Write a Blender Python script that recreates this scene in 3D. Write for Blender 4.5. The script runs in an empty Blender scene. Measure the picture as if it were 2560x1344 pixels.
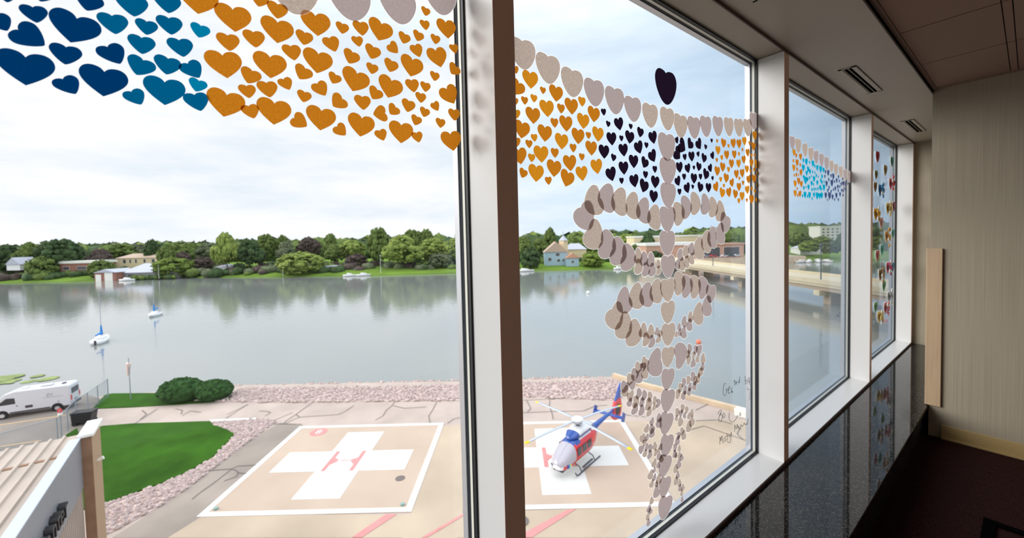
import bpy, bmesh, math, random
from mathutils import Vector, Matrix
from math import sin, cos, pi, radians as R_
random.seed(7)
C = bpy.context.scene.collection
# ---------------------------------------------------------------- camera, sky, sun, exposure
EYE = 1.585                       # eye height above the office floor
AZ = 0.91621                      # the camera heading, turned left of the window wall direction (+Y)
FW = Vector((-sin(AZ), cos(AZ), 0)); RT = Vector((cos(AZ), sin(AZ), 0))
def W(e, n, z):                   # outdoor metres: e to the right, n ahead, z from eye level
    v = RT * e + FW * n
    return Vector((v.x, v.y, z + EYE))
cam = bpy.data.cameras.new('camera'); co = bpy.data.objects.new('camera', cam); C.objects.link(co)
F = 997.8; PITCH = 0.03543; ROLL = -0.02363
f = FW * cos(PITCH) + Vector((0, 0, -sin(PITCH))); up = RT.cross(f)
r2 = RT * cos(ROLL) + up * sin(ROLL); u2 = -RT * sin(ROLL) + up * cos(ROLL)
co.matrix_world = Matrix(((r2.x, u2.x, -f.x, 0), (r2.y, u2.y, -f.y, 0), (r2.z, u2.z, -f.z, EYE), (0, 0, 0, 1)))
cam.sensor_width = 36; cam.lens = F / 2560 * 36; cam.shift_y = -36.0 / 2560
cam.clip_start = 0.05; cam.clip_end = 3000
cam.dof.use_dof = True; cam.dof.focus_distance = 1.35; cam.dof.aperture_fstop = 3.2
sc = bpy.context.scene; sc.camera = co
sc.view_settings.view_transform = 'Standard'; sc.view_settings.look = 'None'
sc.view_settings.exposure = 0.0; sc.view_settings.gamma = 1.0; sc.view_settings.use_curve_mapping = False
sc.cycles.max_bounces = 10; sc.cycles.diffuse_bounces = 5; sc.cycles.transparent_max_bounces = 16
sc.cycles.caustics_reflective = False; sc.cycles.caustics_refractive = False
sc.cycles.sample_clamp_indirect = 4.0
try: sc.cycles.use_denoising = True
except Exception: pass

wd = bpy.data.worlds.new('sky'); sc.world = wd; wd.use_nodes = True
nt = wd.node_tree; nt.nodes.clear(); N = nt.nodes.new; LK = nt.links.new
out = N('ShaderNodeOutputWorld'); bg = N('ShaderNodeBackground'); LK(bg.outputs[0], out.inputs[0])
tc = N('ShaderNodeTexCoord'); sep = N('ShaderNodeSeparateXYZ'); LK(tc.outputs['Generated'], sep.inputs[0])
mp = N('ShaderNodeMapping'); mp.inputs['Scale'].default_value = (1.3, 1.3, 6.0); LK(tc.outputs['Generated'], mp.inputs[0])
nz = N('ShaderNodeTexNoise'); nz.inputs['Scale'].default_value = 1.6; nz.inputs['Detail'].default_value = 7; nz.inputs['Roughness'].default_value = .6
LK(mp.outputs[0], nz.inputs[0])
cr = N('ShaderNodeValToRGB'); cr.color_ramp.elements[0].position = .32; cr.color_ramp.elements[1].position = .62
cr.color_ramp.elements[0].color = (.90, 1.0, 1.12, 1); cr.color_ramp.elements[1].color = (1.26, 1.24, 1.27, 1)
LK(nz.outputs[0], cr.inputs[0])
mr = N('ShaderNodeMapRange'); mr.inputs[1].default_value = .42; mr.inputs[2].default_value = .95; mr.inputs[3].default_value = 1.0; mr.inputs[4].default_value = 2.45
LK(sep.outputs[2], mr.inputs[0])
mg = N('ShaderNodeMapRange'); mg.inputs[1].default_value = -.02; mg.inputs[2].default_value = 0.0; mg.inputs[3].default_value = .35; mg.inputs[4].default_value = 1.0
LK(sep.outputs[2], mg.inputs[0])
mm = N('ShaderNodeMath'); mm.operation = 'MULTIPLY'; LK(mr.outputs[0], mm.inputs[0]); LK(mg.outputs[0], mm.inputs[1])
ma = N('ShaderNodeMapRange'); ma.inputs[1].default_value = .45; ma.inputs[2].default_value = .95; LK(sep.outputs[1], ma.inputs[0])
mxc = N('ShaderNodeMix'); mxc.data_type = 'RGBA'; mxc.blend_type = 'MULTIPLY'; LK(ma.outputs[0], mxc.inputs[0]); LK(cr.outputs[0], mxc.inputs[6]); mxc.inputs[7].default_value = (.72, .90, 1.06, 1)
LK(mxc.outputs[2], bg.inputs[0]); LK(mm.outputs[0], bg.inputs[1])

sun = bpy.data.lights.new('sun', 'SUN'); sun.energy = 3.0; sun.angle = R_(38); sun.color = (1, .95, .89)
so = bpy.data.objects.new('sun', sun); C.objects.link(so)
sd = Vector((-.52, -.70, .31)); so.rotation_euler = sd.to_track_quat('Z', 'Y').to_euler()
# the daylight comes in through the windows: a portal helps sample the sky there (gives no light of its own)
pl = bpy.data.lights.new('window_portal', 'AREA'); pl.shape = 'RECTANGLE'; pl.size = 8.4; pl.size_y = 2.5
po = bpy.data.objects.new('window_portal', pl); C.objects.link(po); po.location = (-1.12, 2.6, 1.45)
po.rotation_euler = Vector((-1, 0, 0)).to_track_quat('Z', 'X').to_euler()
pl.cycles.is_portal = True

# ---------------------------------------------------------------- materials
def mat(name, col, rough=.6, metal=0, spec=.5, noise=None, bump=0, bscale=30, coat=0):
    m = bpy.data.materials.new(name); m.use_nodes = True; n = m.node_tree; b = n.nodes['Principled BSDF']
    b.inputs['Base Color'].default_value = (*col, 1); b.inputs['Roughness'].default_value = rough
    b.inputs['Metallic'].default_value = metal; b.inputs['Specular IOR Level'].default_value = spec
    b.inputs['Coat Weight'].default_value = coat
    t = n.nodes.new('ShaderNodeTexCoord')
    if noise:
        sc_, amt = noise[0], noise[1]; stretch = noise[2] if len(noise) > 2 else (1, 1, 1)
        mp = n.nodes.new('ShaderNodeMapping'); mp.inputs['Scale'].default_value = stretch
        n.links.new(t.outputs['Object'], mp.inputs[0])
        z = n.nodes.new('ShaderNodeTexNoise'); z.inputs['Scale'].default_value = sc_; z.inputs['Detail'].default_value = 5
        n.links.new(mp.outputs[0], z.inputs[0])
        r = n.nodes.new('ShaderNodeValToRGB'); r.color_ramp.elements[0].position = .3; r.color_ramp.elements[1].position = .7
        c2 = noise[3] if len(noise) > 3 else [c * (1 - amt) for c in col]
        r.color_ramp.elements[0].color = (*c2, 1); r.color_ramp.elements[1].color = (*[min(1, c * (1 + amt * .5)) for c in col], 1)
        n.links.new(z.outputs[0], r.inputs[0]); n.links.new(r.outputs[0], b.inputs['Base Color'])
    if bump:
        z = n.nodes.new('ShaderNodeTexNoise'); z.inputs['Scale'].default_value = bscale; z.inputs['Detail'].default_value = 4
        n.links.new(t.outputs['Object'], z.inputs[0])
        bp = n.nodes.new('ShaderNodeBump'); bp.inputs['Strength'].default_value = bump; n.links.new(z.outputs[0], bp.inputs['Height'])
        n.links.new(bp.outputs[0], b.inputs['Normal'])
    return m

def glass_mat(name, tint=(.955, .965, .962), r0=.05):
    m = bpy.data.materials.new(name); m.use_nodes = True; n = m.node_tree; n.nodes.clear()
    o = n.nodes.new('ShaderNodeOutputMaterial'); mx = n.nodes.new('ShaderNodeMixShader'); tr = n.nodes.new('ShaderNodeBsdfTransparent')
    g = n.nodes.new('ShaderNodeBsdfGlossy'); g.inputs['Roughness'].default_value = 0.0; tr.inputs[0].default_value = (*tint, 1)
    g.inputs[0].default_value = (.30, .38, .47, 1)
    geo = n.nodes.new('ShaderNodeNewGeometry'); dt = n.nodes.new('ShaderNodeVectorMath'); dt.operation = 'DOT_PRODUCT'
    n.links.new(geo.outputs['Normal'], dt.inputs[0]); n.links.new(geo.outputs['Incoming'], dt.inputs[1])
    def M(op, a, b_):
        k = n.nodes.new('ShaderNodeMath'); k.operation = op
        for i, v in enumerate((a, b_)):
            if v is None: continue
            if hasattr(v, 'is_linked') or hasattr(v, 'links'): n.links.new(v, k.inputs[i])
            else: k.inputs[i].default_value = v
        return k.outputs[0]
    c = M('ABSOLUTE', dt.outputs['Value'], None); c = M('SUBTRACT', 1.0, c); c = M('POWER', c, 5.0); c = M('MULTIPLY', c, 1 - r0); c = M('ADD', c, r0)
    n.links.new(c, mx.inputs[0]); n.links.new(tr.outputs[0], mx.inputs[1]); n.links.new(g.outputs[0], mx.inputs[2]); n.links.new(mx.outputs[0], o.inputs[0])
    return m

def paper(name, col, mottle=.1, refl=None, rim=None):
    m = bpy.data.materials.new(name); m.use_nodes = True; n = m.node_tree; n.nodes.clear()
    o = n.nodes.new('ShaderNodeOutputMaterial'); tl = n.nodes.new('ShaderNodeBsdfTranslucent'); df = n.nodes.new('ShaderNodeBsdfDiffuse')
    ad = n.nodes.new('ShaderNodeMixShader'); ad.inputs[0].default_value = .12
    t = n.nodes.new('ShaderNodeTexCoord'); z = n.nodes.new('ShaderNodeTexNoise'); z.inputs['Scale'].default_value = 14; z.inputs['Detail'].default_value = 8; z.inputs['Roughness'].default_value = .75
    oi = n.nodes.new('ShaderNodeObjectInfo'); av = n.nodes.new('ShaderNodeVectorMath'); av.operation = 'ADD'
    n.links.new(t.outputs['Object'], av.inputs[0]); n.links.new(oi.outputs['Location'], av.inputs[1]); n.links.new(av.outputs[0], z.inputs[0])
    r = n.nodes.new('ShaderNodeValToRGB'); r.color_ramp.elements[0].position = .3; r.color_ramp.elements[1].position = .7
    r.color_ramp.elements[0].color = (*[c * (1 - mottle) for c in col], 1); r.color_ramp.elements[1].color = (*[min(1, c * (1 + mottle)) for c in col], 1)
    n.links.new(z.outputs[0], r.inputs[0]); n.links.new(r.outputs[0], tl.inputs[0]); n.links.new(r.outputs[0], df.inputs[0])
    if refl: n.links.remove(df.inputs[0].links[0]); df.inputs[0].default_value = (*refl, 1)
    n.links.new(tl.outputs[0], ad.inputs[1]); n.links.new(df.outputs[0], ad.inputs[2]); n.links.new(ad.outputs[0], o.inputs[0])
    return m

def film(name, col, a):
    m = bpy.data.materials.new(name); m.use_nodes = True; n = m.node_tree; n.nodes.clear()
    o = n.nodes.new('ShaderNodeOutputMaterial'); mx = n.nodes.new('ShaderNodeMixShader'); mx.inputs[0].default_value = a
    tr = n.nodes.new('ShaderNodeBsdfTransparent'); tl = n.nodes.new('ShaderNodeBsdfTranslucent'); tl.inputs[0].default_value = (*col, 1)
    n.links.new(tr.outputs[0], mx.inputs[1]); n.links.new(tl.outputs[0], mx.inputs[2]); n.links.new(mx.outputs[0], o.inputs[0])
    return m

def leaf_mat(name, col, k=13):
    return mat(name, col, .8, spec=.15, noise=(k, .55, (1, 1, 1)), bump=1.0, bscale=k * 2)

M = {}
M['alu'] = mat('white_aluminium', (.76, .765, .775), .3, spec=.45)
M['cap'] = mat('shade_brown_cap', (.80, .55, .46), .45)  # brown stands in for shade on the room-facing mullion edges
M['gasket'] = mat('black_rubber', (.006, .007, .012), .5)
M['spacer'] = mat('cream_spacer', (.8, .78, .7), .4)
M['steel'] = mat('spacer_metal', (.55, .55, .58), .35, metal=.6)
M['glass'] = glass_mat('window_glass')
M['soffit'] = mat('soffit_paint', (.34, .30, .24), .45, spec=.4)
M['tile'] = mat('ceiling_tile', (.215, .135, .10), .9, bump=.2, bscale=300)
M['groove'] = mat('dark_groove', (.05, .035, .03), .8)
M['wall'] = mat('grasscloth_wallpaper', (.36, .315, .24), .7, noise=(4, .20, (75, 75, .3)))
M['wall2'] = mat('pale_bounce_wall', (.80, .66, .54), .8)  # kept pale to bounce more daylight back into the room
M['wood'] = mat('maple_guard', (.50, .36, .235), .4, noise=(3, .1, (20, 20, 1)))
M['base'] = mat('baseboard_vinyl', (.42, .30, .13), .5)
M['carpet'] = mat('carpet', (.03, .010, .009), .95, spec=.1, noise=(6, .6, (60, 4, 4)))
M['black'] = mat('black_paint', (.01, .01, .012), .4)
M['void'] = mat('dark_slot', (.003, .003, .003), 1, spec=0)
M['capshade'] = mat('shade_dark_trim', (.075, .04, .035), .5)  # darker tone puts the shade of header and sill fronts into the colour
M['granite'] = mat('granite', (.035, .034, .036), .09, spec=.32)
g = M['granite'].node_tree; b = g.nodes['Principled BSDF']
vt = g.nodes.new('ShaderNodeTexVoronoi'); vt.inputs['Scale'].default_value = 210
tcg = g.nodes.new('ShaderNodeTexCoord'); g.links.new(tcg.outputs['Object'], vt.inputs[0])
rg = g.nodes.new('ShaderNodeValToRGB'); rg.color_ramp.interpolation = 'LINEAR'
rg.color_ramp.elements[0].position = .05; rg.color_ramp.elements[0].color = (.006, .006, .008, 1)
rg.color_ramp.elements[1].position = .95; rg.color_ramp.elements[1].color = (.10, .09, .075, 1); rg.color_ramp.elements.new(.7).color = (.012, .012, .015, 1)
sx = g.nodes.new('ShaderNodeSeparateColor'); g.links.new(vt.outputs['Color'], sx.inputs[0]); g.links.new(sx.outputs[0], rg.inputs[0]); g.links.new(rg.outputs[0], b.inputs['Base Color'])
rr = g.nodes.new('ShaderNodeMapRange'); rr.inputs[3].default_value = .015; rr.inputs[4].default_value = .05; g.links.new(sx.outputs[1], rr.inputs[0]); g.links.new(rr.outputs[0], b.inputs['Roughness'])

M['gold'] = paper('gold_paper', (.50, .170, .010), .2); M['gold_b'] = paper('gold_paper_bright', (.58, .225, .012), .2)
M['blue1'] = paper('navy_paper', (.0, .035, .13)); M['blue2'] = paper('blue_paper', (.0, .10, .23)); M['blue3'] = paper('teal_paper', (.0, .185, .35))
M['teal'] = paper('turquoise_paper', (.0, .34, .52)); M['navy'] = paper('slate_paper', (.05, .07, .18))
M['blackp'] = paper('black_paper', (.012, .006, .016), refl=(.02, .015, .02))
M['white'] = paper('white_paper', (.44, .355, .305), .22); M['white_b'] = paper('lilac_white_paper', (.385, .315, .31), .12)
M['rim'] = film('laminate_rim', (1, .99, .98), .65)
M['ink'] = mat('marker_ink', (.03, .03, .035), .6)

M['asphalt'] = mat('worn_asphalt', (.47, .385, .335), .9, noise=(.35, .14), bump=.15, bscale=8)
M['asphalt2'] = mat('dark_asphalt', (.32, .27, .23), .9, noise=(.3, .22), bump=.15, bscale=8)
M['asphalt3'] = mat('parking_asphalt', (.26, .22, .19), .9, noise=(.25, .25), bump=.15, bscale=8)
M['pad'] = mat('pad_concrete', (.50, .385, .30), .85, noise=(.18, .12))
M['apron'] = mat('apron_concrete', (.49, .39, .29), .85, noise=(.2, .16))
M['paint'] = mat('white_road_paint', (.66, .66, .635), .7)
M['pink'] = mat('faded_red_paint', (.66, .26, .25), .8, noise=(1.5, .12))
M['crack'] = mat('crack_sealant', (.16, .13, .12), .7)
M['grass'] = mat('mown_grass', (.034, .105, .008), .95, spec=.1, noise=(.35, .35), bump=.5, bscale=12)
M['grass2'] = mat('far_grass', (.15, .25, .035), .95, spec=.1, noise=(.05, .3))
M['rock'] = mat('pink_riprap', (.58, .46, .43), .9, noise=(3.5, .30))
M['stone'] = mat('seawall', (.60, .47, .33), .85, noise=(.6, .15))
M['shrub'] = mat('yew_shrub', (.032, .085, .02), .9, spec=.15, noise=(3, .6), bump=1, bscale=9)
M['lot'] = mat('yellow_line', (.75, .5, .2), .8)
M['trunk'] = mat('bark', (.09, .07, .055), .9)
for k, c in dict(d=(.058, .10, .036), m=(.13, .185, .045), l=(.24, .31, .07), p=(.10, .075, .065), y=(.17, .24, .045), g=(.13, .155, .085)).items(): M['leaf_' + k] = leaf_mat('leaves_' + k, c); M['bush_' + k] = leaf_mat('bushes_' + k, c, .55)
M['vanwhite'] = mat('van_white', (.66, .66, .70), .25, coat=.4)
M['darkglass'] = mat('dark_glass', (.01, .014, .02), .08, spec=.8)
M['tyre'] = mat('tyre_rubber', (.015, .015, .017), .8); M['hubcap'] = mat('wheel_silver', (.6, .6, .62), .35, metal=.5)
M['trimdark'] = mat('dark_plastic', (.06, .05, .06), .6); M['redlamp'] = mat('red_lens', (.6, .06, .06), .3)
M['helwhite'] = mat('heli_white', (.78, .78, .80), .25, coat=.4); M['helblue'] = mat('heli_blue', (.015, .07, .33), .3, coat=.4); M['helred'] = mat('heli_red', (.62, .03, .035), .3, coat=.4)
M['helglass'] = mat('heli_glass', (.42, .40, .46), .1, spec=.8); M['blade'] = mat('blade_grey', (.50, .54, .62), .4); M['tip'] = mat('blade_yellow', (.95, .68, .0), .5)
M['skid'] = mat('skid_dark', (.06, .065, .09), .5); M['cyan'] = mat('cyan_paint', (.05, .5, .7), .4)
M['fascia'] = mat('fascia_silver', (.28, .28, .30), .45, metal=.15); M['coping'] = mat('coping_pale', (.50, .54, .63), .4)
M['roofmetal'] = mat('tan_roof', (.48, .40, .34), .6, noise=(.5, .12)); M['brick'] = mat('brown_brick', (.30, .17, .10), .9, noise=(2, .15))
M['stucco'] = mat('tan_stucco', (.42, .28, .17), .9); M['white_'] = mat('white_gloss', (.85, .84, .78), .5)
M['galv'] = mat('galvanised_steel', (.33, .37, .42), .5, metal=.3); M['sock'] = mat('faded_windsock', (.85, .65, .60), .8)
M['hull'] = mat('hull_white', (.85, .85, .85), .3); M['sailblue'] = mat('sail_cover_blue', (.01, .22, .62), .6); M['mast'] = mat('mast_grey', (.42, .46, .52), .4)
M['orange'] = mat('orange_buoy', (.9, .2, .1), .5); M['algae'] = mat('algae', (.22, .28, .09), .9, noise=(.8, .4))
M['cream'] = mat('cream_stucco', (.72, .60, .40), .8); M['roof_tan'] = mat('tan_shingle', (.48, .36, .28), .9); M['roof_grey'] = mat('grey_roof', (.46, .48, .56), .6)
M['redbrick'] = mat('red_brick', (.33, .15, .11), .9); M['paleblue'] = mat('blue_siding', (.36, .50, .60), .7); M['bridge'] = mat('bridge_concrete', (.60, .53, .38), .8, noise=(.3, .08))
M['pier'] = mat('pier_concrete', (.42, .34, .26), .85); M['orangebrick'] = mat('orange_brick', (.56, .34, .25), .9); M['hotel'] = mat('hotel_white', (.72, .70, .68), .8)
M['lampdark'] = mat('lamp_post_dark', (.05, .08, .10), .5); M['darkpane'] = mat('dark_glazing', (.08, .08, .09), .3)  # dark glazing is the own colour of the house window panes
M['peach'] = mat('clay_roof', (.55, .30, .2), .8)

# lake water
w = bpy.data.materials.new('lake_water'); w.use_nodes = True; n = w.node_tree; b = n.nodes['Principled BSDF']
b.inputs['Base Color'].default_value = (.235, .25, .24, 1); b.inputs['Roughness'].default_value = .06; b.inputs['IOR'].default_value = 1.55; b.inputs['Specular IOR Level'].default_value = .8
t = n.nodes.new('ShaderNodeTexCoord'); mp = n.nodes.new('ShaderNodeMapping'); mp.inputs['Rotation'].default_value = (0, 0, AZ); mp.inputs['Scale'].default_value = (.7, .7, 1)
n.links.new(t.outputs['Object'], mp.inputs[0]); z = n.nodes.new('ShaderNodeTexNoise'); z.inputs['Scale'].default_value = .9; z.inputs['Detail'].default_value = 5
n.links.new(mp.outputs[0], z.inputs[0]); bp = n.nodes.new('ShaderNodeBump'); bp.inputs['Strength'].default_value = .10; bp.inputs['Distance'].default_value = .3
n.links.new(z.outputs[0], bp.inputs['Height']); n.links.new(bp.outputs[0], b.inputs['Normal']); M['water'] = w
# chain link: fine wire pattern
m = bpy.data.materials.new('chain_link'); m.use_nodes = True; n = m.node_tree; n.nodes.clear(); o = n.nodes.new('ShaderNodeOutputMaterial')
mx = n.nodes.new('ShaderNodeMixShader'); tr = n.nodes.new('ShaderNodeBsdfTransparent'); df = n.nodes.new('ShaderNodeBsdfDiffuse'); df.inputs[0].default_value = (.30, .34, .38, 1)
t = n.nodes.new('ShaderNodeTexCoord'); acc = None
for sgn in (1, -1):
    s_ = n.nodes.new('ShaderNodeVectorMath'); s_.operation = 'DOT_PRODUCT'; s_.inputs[1].default_value = (14, 0, 14 * sgn); n.links.new(t.outputs['Object'], s_.inputs[0])
    fr = n.nodes.new('ShaderNodeMath'); fr.operation = 'FRACT'; n.links.new(s_.outputs['Value'], fr.inputs[0])
    lt = n.nodes.new('ShaderNodeMath'); lt.operation = 'LESS_THAN'; lt.inputs[1].default_value = .16; n.links.new(fr.outputs[0], lt.inputs[0])
    if acc is None: acc = lt.outputs[0]
    else:
        k = n.nodes.new('ShaderNodeMath'); k.operation = 'MAXIMUM'; n.links.new(acc, k.inputs[0]); n.links.new(lt.outputs[0], k.inputs[1]); acc = k.outputs[0]
n.links.new(acc, mx.inputs[0]); n.links.new(tr.outputs[0], mx.inputs[1]); n.links.new(df.outputs[0], mx.inputs[2]); n.links.new(mx.outputs[0], o.inputs[0]); M['link'] = m

# ---------------------------------------------------------------- helpers
class MB:
    def __init__(s): s.v = []; s.f = []; s.mi = []; s.mats = []; s.smooth = []
    def mid(s, m):
        if m not in s.mats: s.mats.append(m)
        return s.mats.index(m)
    def add(s, vs, fs, m='alu', sm=False, T=None):
        o = len(s.v); i = s.mid(m)
        for v in vs:
            v = Vector(v); s.v.append(T @ v if T else v)
        for q in fs: s.f.append([o + k for k in q]); s.mi.append(i); s.smooth.append(sm)
        return s
    def box(s, x0, x1, y0, y1, z0, z1, m='alu', T=None):
        return s.add([(x, y, z) for z in (z0, z1) for y in (y0, y1) for x in (x0, x1)],
                     [(0, 2, 3, 1), (4, 5, 7, 6), (0, 1, 5, 4), (2, 6, 7, 3), (0, 4, 6, 2), (1, 3, 7, 5)], m, False, T)
    def cyl(s, p, q, r0, r1=None, m='alu', n=12, sm=True, caps=True):
        p = Vector(p); q = Vector(q); r1 = r0 if r1 is None else r1; d = (q - p).normalized()
        a = d.orthogonal().normalized(); b_ = d.cross(a); vs = []
        for c, r in ((p, r0), (q, r1)):
            for k in range(n): vs.append(c + a * (r * cos(2 * pi * k / n)) + b_ * (r * sin(2 * pi * k / n)))
        fs = [(k, (k + 1) % n, n + (k + 1) % n, n + k) for k in range(n)]
        s.add(vs, fs, m, sm)
        if caps: s.add(vs, [tuple(range(n))[::-1], tuple(range(n, 2 * n))], m)
        return s
    def tube(s, pts, r, m='alu', n=8):
        for a, b_ in zip(pts, pts[1:]): s.cyl(a, b_, r, r, m, n)
        return s
    def ball(s, c, r, m='alu', sx=1, sy=1, sz=1, n=10, jit=0):
        vs = []; c = Vector(c); k = n // 2
        for i in range(k + 1):
            th = pi * i / k
            for j in range(n):
                ph = 2 * pi * j / n; q = 1 + (random.uniform(-jit, jit) if jit else 0)
                vs.append(c + Vector((sx * r * q * sin(th) * cos(ph), sy * r * q * sin(th) * sin(ph), sz * r * q * cos(th))))
        fs = [(i * n + j, (i + 1) * n + j, (i + 1) * n + (j + 1) % n, i * n + (j + 1) % n) for i in range(k) for j in range(n)]
        return s.add(vs, fs, m, True)
    def prism(s, pts, z0, z1, m='alu', T=None):
        n = len(pts); vs = [(x, y, z0) for x, y in pts] + [(x, y, z1) for x, y in pts]
        return s.add(vs, [tuple(range(n))[::-1], tuple(range(n, 2 * n))] + [(k, (k + 1) % n, n + (k + 1) % n, n + k) for k in range(n)], m, False, T)
    def loft(s, rings, m='alu', caps=True, fn=None):
        n = len(rings[0]); o = len(s.v)
        for r in rings:
            for v in r: s.v.append(Vector(v))
        def face(q):
            c = sum((s.v[k] for k in q), Vector()) / len(q); mm_ = fn(c) if fn else m
            s.f.append(q); s.mi.append(s.mid(mm_)); s.smooth.append(True)
        for i in range(len(rings) - 1):
            for k in range(n): face([o + i * n + k, o + i * n + (k + 1) % n, o + (i + 1) * n + (k + 1) % n, o + (i + 1) * n + k])
        if caps: face([o + k for k in range(n)][::-1]); face([o + (len(rings) - 1) * n + k for k in range(n)])
        return s
    def build(s, name, parent=None, bevel=0, loc=None, rz=None, fix=True):
        me = bpy.data.meshes.new(name); me.from_pydata([tuple(v) for v in s.v], [], s.f)
        for m_ in s.mats: me.materials.append(M[m_])
        me.polygons.foreach_set('material_index', s.mi); me.polygons.foreach_set('use_smooth', s.smooth)
        if fix:
            bm = bmesh.new(); bm.from_mesh(me); bmesh.ops.recalc_face_normals(bm, faces=bm.faces); bm.to_mesh(me); bm.free()
        me.update()
        o = bpy.data.objects.new(name, me); C.objects.link(o)
        if parent: o.parent = parent
        if loc is not None: o.location = loc
        if rz is not None: o.rotation_euler = (0, 0, rz)
        if bevel:
            b_ = o.modifiers.new('bevel', 'BEVEL'); b_.width = bevel; b_.segments = 2; b_.limit_method = 'ANGLE'
        return o
def tag(o, label=None, cat=None, group=None, kind=None):
    if label: o['label'] = label
    if cat: o['category'] = cat
    if group: o['group'] = group
    if kind: o['kind'] = kind
    return o
def empty(name, loc=(0, 0, 0), rz=0):
    o = bpy.data.objects.new(name, None); C.objects.link(o); o.location = loc; o.rotation_euler = (0, 0, rz); o.empty_display_size = .2; return o
def struct(name, mb, parent=None, bevel=0, label=None):
    o = mb.build(name, parent, bevel)
    if not parent: o['kind'] = 'structure'
    if label: o['label'] = label
    return o
def copy_tree(o, parent=None):
    c = o.copy(); C.objects.link(c); c.parent = parent
    for ch in o.children: copy_tree(ch, c)
    return c
def sbox(x0, x1, y0, y1, z0, z1, m): return MB().box(x0, x1, y0, y1, z0, z1, m)

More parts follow.
